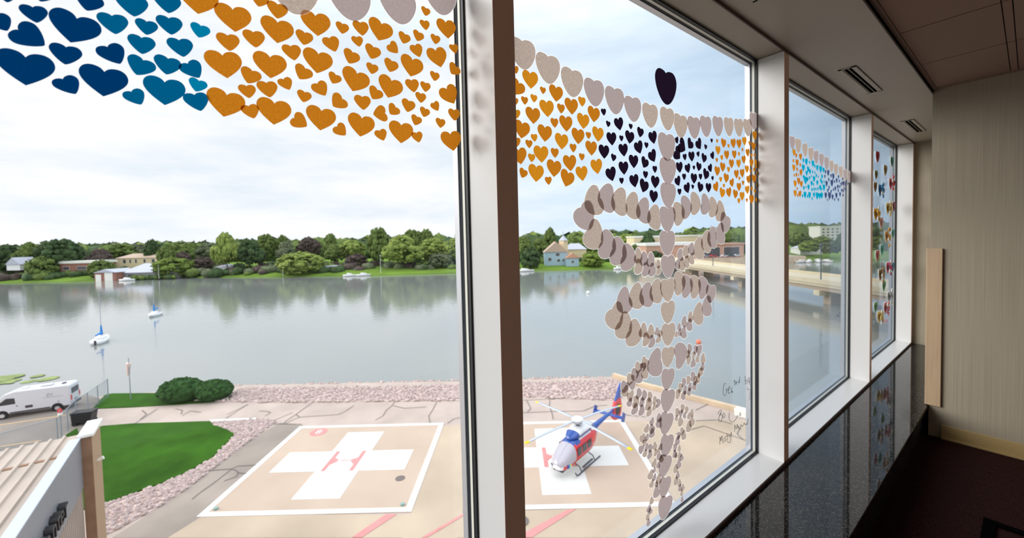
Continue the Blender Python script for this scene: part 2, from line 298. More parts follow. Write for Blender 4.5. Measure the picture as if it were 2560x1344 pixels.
HEARTS={"1blue":[[-0.235,0.4107,0.0176,3,"s"],[-0.1947,0.4281,0.0235,-13,"s"],[-0.2075,0.3985,0.032,8,"s"],[-0.158,0.3956,0.0626,-12,"p"],[-0.2474,0.3713,0.0299,30,"s"],[-0.2243,0.3573,0.0432,57,"s"],[-0.1395,0.4389,0.0356,-13,"s"],[-0.0876,0.455,0.0445,4,"s"],[-0.0382,0.4738,0.041,2,"s"],[-0.1143,0.413,0.0408,6,"s"],[-0.0686,0.4169,0.0319,-3,"s"],[-0.0372,0.4343,0.0392,5,"s"],[0.0107,0.4346,0.0315,-10,"s"],[-0.077,0.3865,0.0386,-1,"s"],[-0.0237,0.3969,0.0399,10,"s"],[-0.1728,0.3436,0.0388,-4,"s"],[-0.1223,0.3576,0.0394,30,"s"],[-0.2184,0.3148,0.0648,-2,"p"],[-0.0762,0.3456,0.0401,-20,"s"],[-0.0412,0.3572,0.0399,-7,"s"],[-0.0123,0.3552,0.0376,35,"s"],[0.0032,0.3258,0.0295,-14,"s"],[-0.0046,0.2982,0.0405,16,"s"],[-0.048,0.3127,0.0611,-2,"p"],[-0.0947,0.2856,0.0318,30,"s"],[-0.1283,0.3131,0.062,-4,"p"],[-0.1786,0.2892,0.0343,32,"s"]],"1gold":[[0.0087,0.5019,0.066,-2,"p"],[0.0638,0.4825,0.063,3,"p"],[0.1129,0.528,0.0329,-9,"s"],[0.1445,0.5193,0.0399,-4,"s"],[0.143,0.4802,0.063,-3,"p"],[0.2191,0.5182,0.0627,4,"p"],[0.053,0.4284,0.0398,5,"s"],[0.0978,0.4478,0.0403,6,"s"],[0.196,0.4752,0.0362,-7,"s"],[0.2781,0.5194,0.0304,-5,"s"],[0.3194,0.5347,0.0389,8,"s"],[0.3718,0.5473,0.0623,-12,"p"],[0.2476,0.4771,0.0389,23,"s"],[0.3093,0.497,0.0283,14,"s"],[0.1664,0.4365,0.0385,12,"s"],[0.222,0.4341,0.0631,-6,"p"],[0.043,0.3846,0.0629,8,"p"],[0.1264,0.4036,0.0632,-1,"p"],[0.0928,0.367,0.0378,-18,"s"],[0.1942,0.3961,0.038,-26,"s"],[0.1501,0.3623,0.0301,27,"s"],[0.1174,0.3472,0.0392,10,"s"],[0.0813,0.3327,0.0317,9,"s"],[0.0472,0.3075,0.0645,-9,"p"],[0.0837,0.2919,0.0332,19,"s"],[0.1304,0.3061,0.0653,-4,"p"],[0.1678,0.2818,0.0376,59,"s"],[0.1905,0.3418,0.0299,-10,"s"],[0.2183,0.3679,0.0374,34,"s"],[0.2246,0.3073,0.0641,-6,"p"],[0.2709,0.344,0.0395,-44,"s"],[0.2589,0.3965,0.03,-22,"s"],[0.3075,0.4107,0.0655,-15,"p"],[0.299,0.4587,0.0391,-19,"s"],[0.3499,0.4843,0.0397,-14,"s"],[0.3455,0.4407,0.0304,-8,"s"],[0.3924,0.4114,0.0644,-14,"p"],[0.3549,0.3815,0.0368,-28,"s"],[0.3171,0.3563,0.0402,3,"s"],[0.2575,0.2772,0.0334,46,"s"],[0.3153,0.3057,0.0645,-7,"p"],[0.3729,0.3282,0.0402,-75,"s"],[0.4014,0.3479,0.0332,-37,"s"],[0.358,0.2816,0.0325,21,"s"],[0.4148,0.3036,0.0657,-3,"p"],[0.4559,0.2899,0.0322,15,"s"],[0.4376,0.3695,0.0381,-11,"s"],[0.459,0.3324,0.0311,-18,"s"],[0.4832,0.3575,0.0299,-15,"s"],[0.4711,0.3951,0.0312,-2,"s"],[0.4476,0.4257,0.0392,12,"s"],[0.4873,0.4274,0.0305,-4,"s"],[0.3926,0.5036,0.0335,51,"s"],[0.3957,0.4623,0.0378,-14,"s"],[0.4517,0.4793,0.0637,-9,"p"],[0.433,0.5399,0.0333,-14,"s"],[0.4723,0.5558,0.0318,-15,"s"],[0.4598,0.5182,0.0379,24,"s"],[0.4884,0.5901,0.0295,9,"s"],[0.494,0.6254,0.0269,-7,"s"],[0.5525,0.6061,0.0606,8,"p"],[0.5217,0.5624,0.0297,-4,"s"],[0.5207,0.5222,0.0624,19,"p"],[0.5752,0.5521,0.0295,18,"s"],[0.5827,0.4944,0.0384,-34,"s"],[0.5158,0.4611,0.0293,-6,"s"],[0.5502,0.4245,0.0608,32,"p"],[0.5096,0.3785,0.0289,32,"s"],[0.5711,0.37,0.0382,3,"s"],[0.5282,0.337,0.0302,-5,"s"],[0.557,0.3004,0.0653,11,"p"]],"1white":[[0.1773,0.5891,0.1,0,"w"],[0.2961,0.6144,0.1,3,"w"],[0.4157,0.643,0.1,5,"w"],[0.538,0.7047,0.1,3,"w"]],"2white":[[0.8269,0.6331,0.11,3,"w"],[0.9379,0.613,0.1122,0,"w"],[1.0535,0.5925,0.1137,-1,"w"],[1.1677,0.582,0.1147,2,"w"],[1.2867,0.577,0.1192,2,"w"],[1.4011,0.5639,0.1164,4,"w"],[1.5226,0.5584,0.1161,2,"w"],[1.6528,0.5656,0.1159,2,"w"],[1.771,0.5558,0.1244,-1,"w"],[1.8885,0.5656,0.1214,3,"w"],[2.002,0.5877,0.119,5,"w"],[2.128,0.6076,0.1181,4,"w"],[2.2485,0.6226,0.1158,6,"w"],[2.3658,0.6356,0.1151,8,"w"],[2.4775,0.6522,0.1133,8,"w"],[2.5608,0.7025,0.1118,4,"w"]],"2column":[[1.6476,0.4504,0.14,1,"w"],[1.6562,0.3412,0.1352,-1,"w"],[1.6564,0.2312,0.128,-1,"w"],[1.6511,0.127,0.1314,1,"w"],[1.6503,0.018,0.1287,0,"w"],[1.653,-0.0915,0.1182,1,"w"],[1.6469,-0.1967,0.1211,2,"w"],[1.6476,-0.2989,0.1176,1,"w"],[1.651,-0.3991,0.1186,-4,"w"],[1.6459,-0.5054,0.1078,-6,"w"],[1.6452,-0.6045,0.1126,-10,"w"],[1.6452,-0.7001,0.1195,-14,"w"],[1.6353,-0.8039,0.1154,-22,"w"],[1.6336,-0.905,0.113,-16,"w"],[1.6253,-0.9979,0.1148,-25,"w"],[1.6164,-1.0957,0.1049,-15,"w"],[1.6217,-1.1874,0.1194,-19,"w"]],"2single":[[1.6504,0.7243,0.1943,6,"p"]],"2gold":[[0.7952,0.5447,0.0271,16,"s"],[0.8096,0.4962,0.0588,-24,"p"],[0.8569,0.5371,0.0673,2,"p"],[0.9112,0.504,0.0268,-2,"s"],[0.9716,0.515,0.0655,-2,"p"],[0.8701,0.4705,0.0297,-2,"s"],[0.8299,0.4558,0.0294,1,"s"],[0.7949,0.4461,0.0238,7,"s"],[0.9276,0.458,0.0664,6,"p"],[0.9952,0.4635,0.0378,0,"s"],[1.0461,0.4867,0.0676,3,"p"],[1.1007,0.5079,0.0398,2,"s"],[1.1652,0.4786,0.0682,-3,"p"],[0.8648,0.4225,0.0632,2,"p"],[0.7954,0.4094,0.0332,3,"s"],[0.9601,0.4085,0.037,3,"s"],[1.0151,0.4202,0.065,3,"p"],[1.1045,0.4429,0.0655,-1,"p"],[0.8209,0.3712,0.0669,-7,"p"],[0.9182,0.3734,0.0656,-2,"p"],[0.8688,0.3438,0.0294,7,"s"],[1.0784,0.3863,0.0669,-1,"p"],[1.1327,0.3881,0.0294,2,"s"],[1.1863,0.4079,0.0651,-1,"p"],[0.7938,0.3209,0.0322,8,"s"],[0.8451,0.3207,0.0305,1,"s"],[0.9936,0.3559,0.0651,-1,"p"],[1.0488,0.3336,0.0351,3,"s"],[1.1446,0.3504,0.0637,2,"p"],[0.8986,0.3026,0.0665,3,"p"],[0.9617,0.308,0.038,1,"s"],[0.8033,0.285,0.0622,11,"p"],[0.8567,0.2777,0.0314,-2,"s"],[1.0955,0.306,0.0304,0,"s"],[1.031,0.2864,0.0674,7,"p"],[1.1722,0.2868,0.0665,11,"p"],[0.9561,0.2607,0.0686,-4,"p"],[0.822,0.2244,0.0353,-23,"s"],[0.8737,0.2375,0.0678,-3,"p"],[0.9255,0.2084,0.0318,6,"s"],[1.025,0.2307,0.07,-17,"p"],[1.0928,0.2538,0.0636,9,"p"],[2.1206,0.4958,0.0242,6,"s"],[2.193,0.5014,0.0579,-5,"p"],[2.2472,0.4868,0.0265,6,"s"],[2.3001,0.5156,0.0622,12,"p"],[2.3697,0.5222,0.061,9,"p"],[2.4372,0.5445,0.0585,12,"p"],[2.5058,0.5358,0.0298,6,"s"],[2.5734,0.596,0.063,14,"p"],[2.6268,0.6149,0.0295,0,"s"],[2.5665,0.5316,0.0593,0,"p"],[2.617,0.538,0.0332,0,"s"],[2.1294,0.4563,0.0544,4,"p"],[2.2248,0.4442,0.0581,7,"p"],[2.3144,0.4555,0.0552,5,"p"],[2.3715,0.4579,0.0275,3,"s"],[2.4149,0.4857,0.0243,7,"s"],[2.4802,0.4839,0.0554,9,"p"],[2.5336,0.466,0.0259,3,"s"],[2.5741,0.4727,0.0254,4,"s"],[2.6371,0.4843,0.0562,-16,"p"],[2.1708,0.4191,0.0331,17,"s"],[2.1174,0.3986,0.027,2,"s"],[2.2821,0.4031,0.0585,4,"p"],[2.3664,0.4117,0.0562,8,"p"],[2.4304,0.4395,0.0551,12,"p"],[2.5334,0.4314,0.055,0,"p"],[2.6085,0.4307,0.0602,-17,"p"],[2.1179,0.3496,0.06,-3,"p"],[2.1778,0.375,0.0589,-4,"p"],[2.2427,0.3635,0.0355,-1,"s"],[2.3343,0.3511,0.0581,8,"p"],[2.414,0.3632,0.0586,8,"p"],[2.4758,0.3903,0.054,3,"p"],[2.5215,0.377,0.0259,3,"s"],[2.575,0.3912,0.0307,9,"s"],[2.1559,0.3035,0.0326,7,"s"],[2.2203,0.321,0.0601,-7,"p"],[2.2789,0.2975,0.0543,22,"p"],[2.374,0.3228,0.0263,3,"s"],[2.4881,0.3327,0.0569,14,"p"],[2.5655,0.3432,0.062,0,"p"],[2.6163,0.3725,0.0406,5,"s"],[2.6433,0.3323,0.0261,0,"s"],[2.1016,0.2651,0.0603,25,"p"],[2.1927,0.2711,0.0265,9,"s"],[2.3713,0.283,0.0565,3,"p"],[2.4221,0.3035,0.0316,3,"s"],[2.4751,0.2736,0.0587,10,"p"],[2.6146,0.302,0.0348,3,"s"],[2.5338,0.2756,0.0305,6,"s"],[2.1742,0.2399,0.0621,-15,"p"],[2.2415,0.2463,0.0621,16,"p"],[2.3241,0.2407,0.0593,-9,"p"],[2.413,0.235,0.0611,3,"p"],[2.5836,0.2653,0.0295,7,"s"],[2.6472,0.2758,0.0284,3,"s"],[2.3695,0.202,0.0362,5,"s"],[2.4709,0.2065,0.0265,3,"s"],[2.5348,0.2237,0.064,0,"p"],[2.5994,0.215,0.0311,6,"s"],[2.6415,0.2357,0.0299,0,"s"]],"2black":[[1.2175,0.488,0.0306,10,"s"],[1.2458,0.4457,0.0271,-8,"s"],[1.306,0.463,0.059,16,"p"],[1.266,0.4012,0.0607,7,"p"],[1.3902,0.4593,0.0264,-1,"s"],[1.3833,0.4225,0.0611,-5,"p"],[1.4569,0.4508,0.047,-11,"s"],[1.5397,0.4437,0.0643,18,"p"],[1.326,0.4029,0.027,3,"s"],[1.2187,0.346,0.0623,1,"p"],[1.2769,0.3227,0.0329,-12,"s"],[1.3344,0.3653,0.0605,10,"p"],[1.4329,0.3872,0.0622,23,"p"],[1.4929,0.397,0.0297,-1,"s"],[1.4067,0.329,0.0646,2,"p"],[1.4896,0.3269,0.0548,-24,"p"],[1.5332,0.3621,0.0631,31,"p"],[1.3378,0.2956,0.0631,6,"p"],[1.2549,0.2638,0.0642,19,"p"],[1.3231,0.2361,0.0293,5,"s"],[1.4032,0.2486,0.0633,13,"p"],[1.4857,0.2754,0.0363,-1,"s"],[1.5536,0.3036,0.0355,3,"s"],[1.4774,0.2313,0.0654,-18,"p"],[1.5556,0.2548,0.0641,-4,"p"],[1.5485,0.1922,0.0636,-6,"p"],[1.731,0.4511,0.0357,26,"s"],[1.7632,0.4292,0.075,61,"p"],[1.8629,0.451,0.059,-36,"p"],[1.9257,0.4614,0.0628,38,"p"],[2.0031,0.4527,0.03,-8,"s"],[2.0621,0.4904,0.0257,5,"s"],[1.7236,0.3905,0.0703,52,"p"],[1.8,0.3829,0.0362,12,"s"],[1.8621,0.3966,0.058,8,"p"],[1.9222,0.408,0.0313,22,"s"],[1.9853,0.3988,0.0537,-15,"p"],[2.0612,0.4191,0.0435,30,"s"],[1.751,0.3351,0.0601,10,"p"],[1.8222,0.3339,0.0528,20,"p"],[1.8816,0.3373,0.0251,5,"s"],[1.9306,0.3511,0.0515,-11,"p"],[2.0348,0.354,0.0468,29,"s"],[1.732,0.2666,0.0532,28,"p"],[1.7918,0.2902,0.0356,4,"s"],[1.8872,0.2943,0.0603,-1,"p"],[1.9484,0.303,0.0355,5,"s"],[2.0082,0.323,0.063,-20,"p"],[2.0687,0.3016,0.027,13,"s"],[1.8122,0.2413,0.0582,24,"p"],[1.7491,0.2175,0.0346,3,"s"],[1.8731,0.2453,0.0261,-6,"s"],[1.9477,0.2534,0.0581,-17,"p"],[2.0248,0.2576,0.0581,2,"p"]],"3white":[[3.178,0.6534,0.1039,4,"w"],[3.2906,0.6513,0.1189,2,"w"],[3.4207,0.6366,0.1126,12,"w"],[3.5462,0.6217,0.1155,10,"w"],[3.6748,0.6139,0.1163,11,"w"],[3.8022,0.607,0.1162,7,"w"],[3.9307,0.5946,0.1221,2,"w"],[4.0509,0.5801,0.1138,8,"w"],[4.1737,0.5669,0.1162,5,"w"],[4.3122,0.5573,0.1175,3,"w"],[4.4424,0.5429,0.1148,4,"w"],[4.575,0.538,0.1156,4,"w"]],"2wing":[[1.1898,0.1539,0.1157,295,"w"],[1.2673,0.1571,0.1144,278,"w"],[1.3449,0.1465,0.1145,278,"w"],[1.433,0.1376,0.1153,285,"w"],[1.5079,0.1172,0.1134,280,"w"],[1.5834,0.09,0.1126,280,"w"],[1.0858,0.1132,0.1151,35,"w"],[1.125,0.0347,0.1176,51,"w"],[1.194,-0.0135,0.1149,70,"w"],[1.2604,-0.0429,0.1159,70,"w"],[1.3225,-0.0726,0.1137,75,"w"],[1.7098,0.1002,0.1123,100,"w"],[1.7749,0.1346,0.113,95,"w"],[1.8601,0.1583,0.1144,90,"w"],[1.9544,0.1619,0.1084,80,"w"],[2.0401,0.1504,0.1091,80,"w"],[2.118,0.137,0.1142,70,"w"],[2.2226,0.1027,0.1194,-25,"w"],[2.1868,0.018,0.1158,285,"w"],[2.0986,-0.0048,0.1142,280,"w"],[2.037,-0.0251,0.1157,280,"w"],[1.9609,-0.0536,0.1153,285,"w"],[1.3643,-0.2405,0.1117,295,"w"],[1.4492,-0.237,0.1145,285,"w"],[1.5202,-0.2419,0.111,280,"w"],[1.5932,-0.234,0.1112,280,"w"],[1.253,-0.2775,0.1163,30,"w"],[1.2993,-0.3341,0.1151,50,"w"],[1.36,-0.3788,0.117,60,"w"],[1.7064,-0.2197,0.1131,95,"w"],[1.772,-0.2387,0.1148,95,"w"],[1.8486,-0.2492,0.1152,95,"w"],[1.9248,-0.2601,0.1145,95,"w"],[2.0474,-0.2582,0.1075,-10,"w"],[2.04,-0.3476,0.1117,290,"w"],[1.9561,-0.3805,0.1157,280,"w"],[1.5831,-0.5454,0.1286,280,"w"],[1.7074,-0.5606,0.1264,100,"w"]],"2bit":[[1.4093,-0.0677,0.0653,60,"w"],[1.4509,-0.0823,0.0635,60,"w"],[1.4989,-0.089,0.0651,60,"w"],[1.408,-0.1153,0.0659,70,"w"],[1.4638,-0.1314,0.0635,70,"w"],[1.5112,-0.1361,0.0617,70,"w"],[1.5604,-0.1148,0.0408,70,"w"],[1.5647,-0.1434,0.0428,75,"w"],[1.8721,-0.0589,0.0633,280,"w"],[1.8258,-0.0706,0.0638,280,"w"],[1.773,-0.0826,0.0591,280,"w"],[1.8781,-0.1044,0.0626,280,"w"],[1.8308,-0.1197,0.0618,280,"w"],[1.7858,-0.1267,0.0637,285,"w"],[1.7442,-0.1279,0.0494,275,"w"],[1.4408,-0.3811,0.0645,50,"w"],[1.4558,-0.4311,0.0602,75,"w"],[1.4937,-0.3973,0.0634,55,"w"],[1.5027,-0.4473,0.0588,70,"w"],[1.5475,-0.4078,0.0393,55,"w"],[1.5562,-0.4417,0.0416,60,"w"],[1.5743,-0.4232,0.033,70,"w"],[1.8598,-0.3833,0.0559,290,"w"],[1.8535,-0.4225,0.0642,285,"w"],[1.8026,-0.3996,0.0566,285,"w"],[1.8002,-0.4513,0.0621,285,"w"],[1.751,-0.4193,0.038,285,"w"],[1.7564,-0.4474,0.0375,280,"w"],[1.7252,-0.4524,0.0316,275,"w"],[1.4764,-0.5197,0.0546,-40,"w"],[1.4282,-0.5286,0.0543,-30,"w"],[1.4863,-0.5755,0.0577,280,"w"],[1.4548,-0.5343,0.0439,-10,"w"],[1.402,-0.5531,0.0552,-40,"w"],[1.4439,-0.5801,0.06,290,"w"],[1.369,-0.5645,0.0535,-30,"w"],[1.3762,-0.592,0.0487,10,"w"],[1.335,-0.5873,0.0549,-30,"w"],[1.3201,-0.6092,0.0503,30,"w"],[1.3598,-0.635,0.0492,10,"w"],[1.3493,-0.6653,0.0397,30,"w"],[1.4047,-0.6502,0.0469,70,"w"],[1.3799,-0.6782,0.053,70,"w"],[1.4425,-0.6669,0.0461,70,"w"],[1.3773,-0.7057,0.0508,60,"w"],[1.4299,-0.6921,0.041,70,"w"],[1.4236,-0.7243,0.049,60,"w"],[1.4874,-0.6856,0.0436,75,"w"],[1.4711,-0.7126,0.0567,70,"w"],[1.4804,-0.7488,0.046,70,"w"],[1.5235,-0.7103,0.0377,70,"w"],[1.5233,-0.7404,0.0341,70,"w"],[1.5491,-0.7315,0.0403,80,"w"],[1.8133,-0.5418,0.0522,90,"w"],[1.8021,-0.5623,0.0417,90,"w"],[1.8055,-0.5974,0.0528,110,"w"],[1.8612,-0.635,0.05,180,"w"],[1.8724,-0.5559,0.0458,90,"w"],[1.9216,-0.5436,0.0615,0,"w"],[1.8555,-0.5789,0.0383,90,"w"],[1.9171,-0.6064,0.0414,270,"w"],[1.974,-0.6098,0.0559,290,"w"],[1.9495,-0.6695,0.0443,180,"w"],[1.9382,-0.6981,0.0581,190,"w"],[1.8463,-0.6831,0.0508,90,"w"],[1.9285,-0.7049,0.0504,270,"w"],[1.8056,-0.691,0.0463,90,"w"],[1.8993,-0.7062,0.0486,290,"w"],[1.7623,-0.6928,0.0474,90,"w"],[1.8893,-0.7334,0.0477,270,"w"],[1.8467,-0.7278,0.044,280,"w"],[1.7296,-0.7101,0.048,90,"w"],[1.8347,-0.75,0.0416,270,"w"],[1.798,-0.733,0.0424,270,"w"],[1.711,-0.7359,0.0491,90,"w"],[1.7875,-0.7549,0.0466,270,"w"],[1.5786,-0.7975,0.0426,290,"w"],[1.5793,-0.8264,0.0469,270,"w"],[1.5073,-0.7921,0.0371,30,"w"],[1.4662,-0.8108,0.0408,30,"w"],[1.5191,-0.823,0.0461,320,"w"],[1.5244,-0.8466,0.0467,300,"w"],[1.4402,-0.8401,0.0421,10,"w"],[1.4688,-0.851,0.0341,30,"w"],[1.4577,-0.8655,0.0321,-10,"w"],[1.4326,-0.8831,0.042,-10,"w"],[1.4643,-0.899,0.0347,70,"w"],[1.4541,-0.9169,0.0345,30,"w"],[1.4899,-0.9119,0.0363,70,"w"],[1.4822,-0.9363,0.0395,60,"w"],[1.5451,-0.9123,0.0386,300,"w"],[1.5267,-0.9448,0.0329,70,"w"],[1.5843,-0.936,0.0316,270,"w"],[1.5663,-0.9449,0.023,270,"w"],[1.5775,-0.9682,0.0418,300,"w"],[1.5956,-0.9893,0.0371,290,"w"],[1.5214,-0.982,0.0421,30,"w"],[1.565,-1.0112,0.031,280,"w"],[1.5204,-1.0161,0.0267,30,"w"],[1.7005,-0.8182,0.0427,90,"w"],[1.7477,-0.8127,0.0437,90,"w"],[1.7451,-0.8193,0.0371,0,"w"],[1.7213,-0.845,0.0311,270,"w"],[1.7551,-0.8618,0.0515,310,"w"],[1.7902,-0.8325,0.0383,90,"w"],[1.7902,-0.8527,0.0329,270,"w"],[1.858,-0.8561,0.0408,290,"w"],[1.8286,-0.8675,0.0353,270,"w"],[1.8618,-0.8932,0.0556,300,"w"],[1.834,-0.9121,0.0594,290,"w"],[1.7438,-0.921,0.0387,90,"w"],[1.7854,-0.9411,0.049,290,"w"],[1.7151,-0.9331,0.0379,90,"w"],[1.7361,-0.9547,0.0482,270,"w"],[1.6835,-0.9803,0.0398,90,"w"],[1.7417,-0.9934,0.0327,290,"w"],[1.7025,-1.0061,0.0396,290,"w"],[1.7098,-1.0164,0.0287,280,"w"],[1.7458,-1.0256,0.0357,300,"w"],[1.7641,-1.0435,0.037,300,"w"],[1.7419,-1.0652,0.049,290,"w"],[1.7113,-1.0777,0.0446,290,"w"],[1.4884,-1.0198,0.046,30,"w"],[1.5218,-1.0473,0.0351,30,"w"],[1.5001,-1.0678,0.0374,30,"w"],[1.573,-1.0733,0.0482,290,"w"],[1.549,-1.0884,0.0291,290,"w"],[1.5563,-1.1205,0.0571,290,"w"],[1.5156,-1.1485,0.0352,300,"w"],[1.4779,-1.1713,0.035,30,"w"],[1.5022,-1.1878,0.034,310,"w"],[1.4806,-1.2062,0.0309,300,"w"],[1.486,-1.2326,0.0333,300,"w"],[1.7262,-1.115,0.0383,290,"w"],[1.7101,-1.1321,0.0455,300,"w"],[1.7433,-1.1568,0.039,300,"w"],[1.7463,-1.1879,0.0362,280,"w"],[1.7706,-1.1913,0.0361,300,"w"],[1.757,-1.2162,0.0301,290,"w"],[1.7582,-1.2457,0.03,290,"w"]],"3gold":[[3.2099,0.5691,0.0593,0,"p"],[3.2637,0.5509,0.0383,0,"s"],[3.344,0.5551,0.0587,10,"p"],[3.2064,0.5066,0.0334,0,"s"],[3.2765,0.5069,0.0603,0,"p"],[3.3359,0.4907,0.0321,0,"s"],[3.2119,0.4658,0.0595,0,"p"],[3.2751,0.4554,0.034,0,"s"],[3.3463,0.4446,0.0589,10,"p"],[3.2175,0.4065,0.0269,0,"s"],[3.2562,0.4165,0.0361,0,"s"],[3.3002,0.382,0.0608,0,"p"],[3.2429,0.3602,0.06,0,"p"],[3.3627,0.3649,0.0569,10,"p"],[3.2812,0.32,0.025,0,"s"],[3.2405,0.2941,0.0601,0,"p"],[3.3303,0.2934,0.0566,10,"p"],[3.2902,0.275,0.0297,0,"s"],[3.3028,0.4156,0.0251,0,"s"]],"3teal":[[3.396,0.5301,0.0371,0,"s"],[3.4555,0.5311,0.0601,10,"p"],[3.5257,0.5261,0.0286,0,"s"],[3.5955,0.5319,0.0595,0,"p"],[3.4044,0.484,0.062,0,"p"],[3.5047,0.4804,0.0514,-10,"p"],[3.6476,0.5127,0.0343,0,"s"],[3.7035,0.5091,0.056,10,"p"],[3.7839,0.5087,0.0695,0,"p"],[3.851,0.5043,0.0522,0,"p"],[3.5357,0.4637,0.0471,10,"p"],[3.4662,0.4472,0.0483,0,"p"],[3.5923,0.462,0.0291,0,"s"],[3.6417,0.4602,0.0269,0,"s"],[3.397,0.4131,0.0336,10,"s"],[3.4506,0.402,0.0724,0,"p"],[3.4934,0.4035,0.038,0,"s"],[3.5327,0.4152,0.0335,0,"s"],[3.5714,0.4275,0.0241,0,"s"],[3.6294,0.4202,0.0576,0,"p"],[3.6805,0.4437,0.0346,0,"s"],[3.7231,0.4353,0.0249,0,"s"],[3.816,0.4496,0.0431,-20,"s"],[3.7835,0.4169,0.0403,0,"s"],[3.57,0.3813,0.0495,0,"p"],[3.6973,0.3945,0.0508,0,"p"],[3.6234,0.3723,0.0293,0,"s"],[3.8177,0.4044,0.0381,0,"s"],[3.8682,0.411,0.0308,0,"s"],[3.512,0.3502,0.0514,0,"p"],[3.4111,0.3369,0.0374,0,"s"],[3.458,0.3413,0.0236,0,"s"],[3.5828,0.3336,0.034,0,"s"],[3.6301,0.3386,0.0343,0,"s"],[3.6686,0.3393,0.0296,0,"s"],[3.7142,0.3461,0.0324,0,"s"],[3.7629,0.3623,0.0519,10,"p"],[3.8688,0.374,0.0657,0,"p"],[3.8095,0.3497,0.033,0,"s"],[3.4377,0.2934,0.0603,0,"p"],[3.3866,0.2759,0.0303,0,"s"],[3.4883,0.277,0.031,0,"s"],[3.5307,0.2963,0.0615,0,"p"],[3.6264,0.2992,0.0482,10,"p"],[3.5841,0.2652,0.0292,0,"s"],[3.6983,0.302,0.0713,0,"p"],[3.758,0.2987,0.0567,0,"p"],[3.8039,0.3069,0.0624,0,"p"]],"3navy":[[3.9059,0.4931,0.0361,0,"s"],[3.8901,0.4544,0.0334,0,"s"],[3.9708,0.4956,0.0616,10,"p"],[4.0475,0.4735,0.0371,0,"s"],[4.1063,0.4772,0.0632,-10,"p"],[3.9859,0.437,0.0367,0,"s"],[3.9263,0.4056,0.0584,0,"p"],[4.0612,0.4237,0.0732,10,"p"],[4.1319,0.4299,0.0323,0,"s"],[4.1926,0.4491,0.049,0,"s"],[4.2414,0.4798,0.0384,0,"s"],[4.2792,0.4453,0.0332,0,"s"],[3.9993,0.3746,0.0368,0,"s"],[3.9667,0.35,0.0366,0,"s"],[4.0517,0.3462,0.0346,0,"s"],[4.1121,0.3638,0.0323,0,"s"],[4.1607,0.3794,0.0461,0,"s"],[4.2292,0.3981,0.0439,0,"s"],[4.2818,0.3978,0.0332,0,"s"],[4.3224,0.4239,0.039,0,"s"],[4.3632,0.4708,0.0337,0,"s"],[4.3639,0.4364,0.0393,0,"s"],[4.4148,0.4389,0.051,0,"s"],[4.4923,0.4587,0.0316,0,"s"],[4.5352,0.4396,0.0289,0,"s"],[4.4799,0.4254,0.0344,0,"s"],[4.4156,0.3924,0.0284,0,"s"],[4.4615,0.3867,0.0401,0,"s"],[4.3442,0.3723,0.0392,0,"s"],[4.3905,0.3705,0.0367,0,"s"],[3.9048,0.3125,0.061,0,"p"],[4.0002,0.3179,0.0756,0,"p"],[4.0788,0.3067,0.0548,0,"p"],[4.1987,0.326,0.0616,0,"p"],[4.3018,0.34,0.0501,0,"s"],[4.2513,0.2888,0.0359,0,"s"],[4.1444,0.2822,0.0298,0,"s"],[4.387,0.3317,0.0339,0,"s"],[3.9569,0.2698,0.0235,0,"s"],[4.2419,0.3621,0.033,0,"s"]]}
STICKERS=[[5.599,0.78,0.144,0.145,"red"],[6.308,0.8,0.143,0.142,"teal"],[5.97,0.673,0.145,0.146,"ochre"],[5.547,0.59,0.129,0.113,"olive"],[6.249,0.543,0.314,0.203,"crimson"],[5.726,0.439,0.299,0.164,"blue"],[5.513,0.461,0.077,0.128,"brown"],[6.114,0.26,0.228,0.187,"yellow"],[6.43,0.289,0.346,0.15,"maroon"],[5.543,0.182,0.091,0.161,"orange"],[5.798,0.093,0.188,0.149,"pink"],[6.064,-0.057,0.248,0.261,"amber"],[6.392,-0.03,0.221,0.147,"aqua"],[5.841,-0.198,0.17,0.151,"cyan"],[5.633,-0.253,0.192,0.147,"rose"],[6.141,-0.411,0.194,0.179,"magenta"],[6.398,-0.422,0.148,0.143,"cobalt"],[5.778,-0.467,0.23,0.19,"bronze"],[5.954,-0.604,0.154,0.145,"green"],[6.221,-0.754,0.283,0.208,"silver"],[6.042,-0.859,0.18,0.168,"coral"],[5.573,-0.793,0.111,0.138,"mint"],[5.737,-0.919,0.178,0.161,"lemon"]]
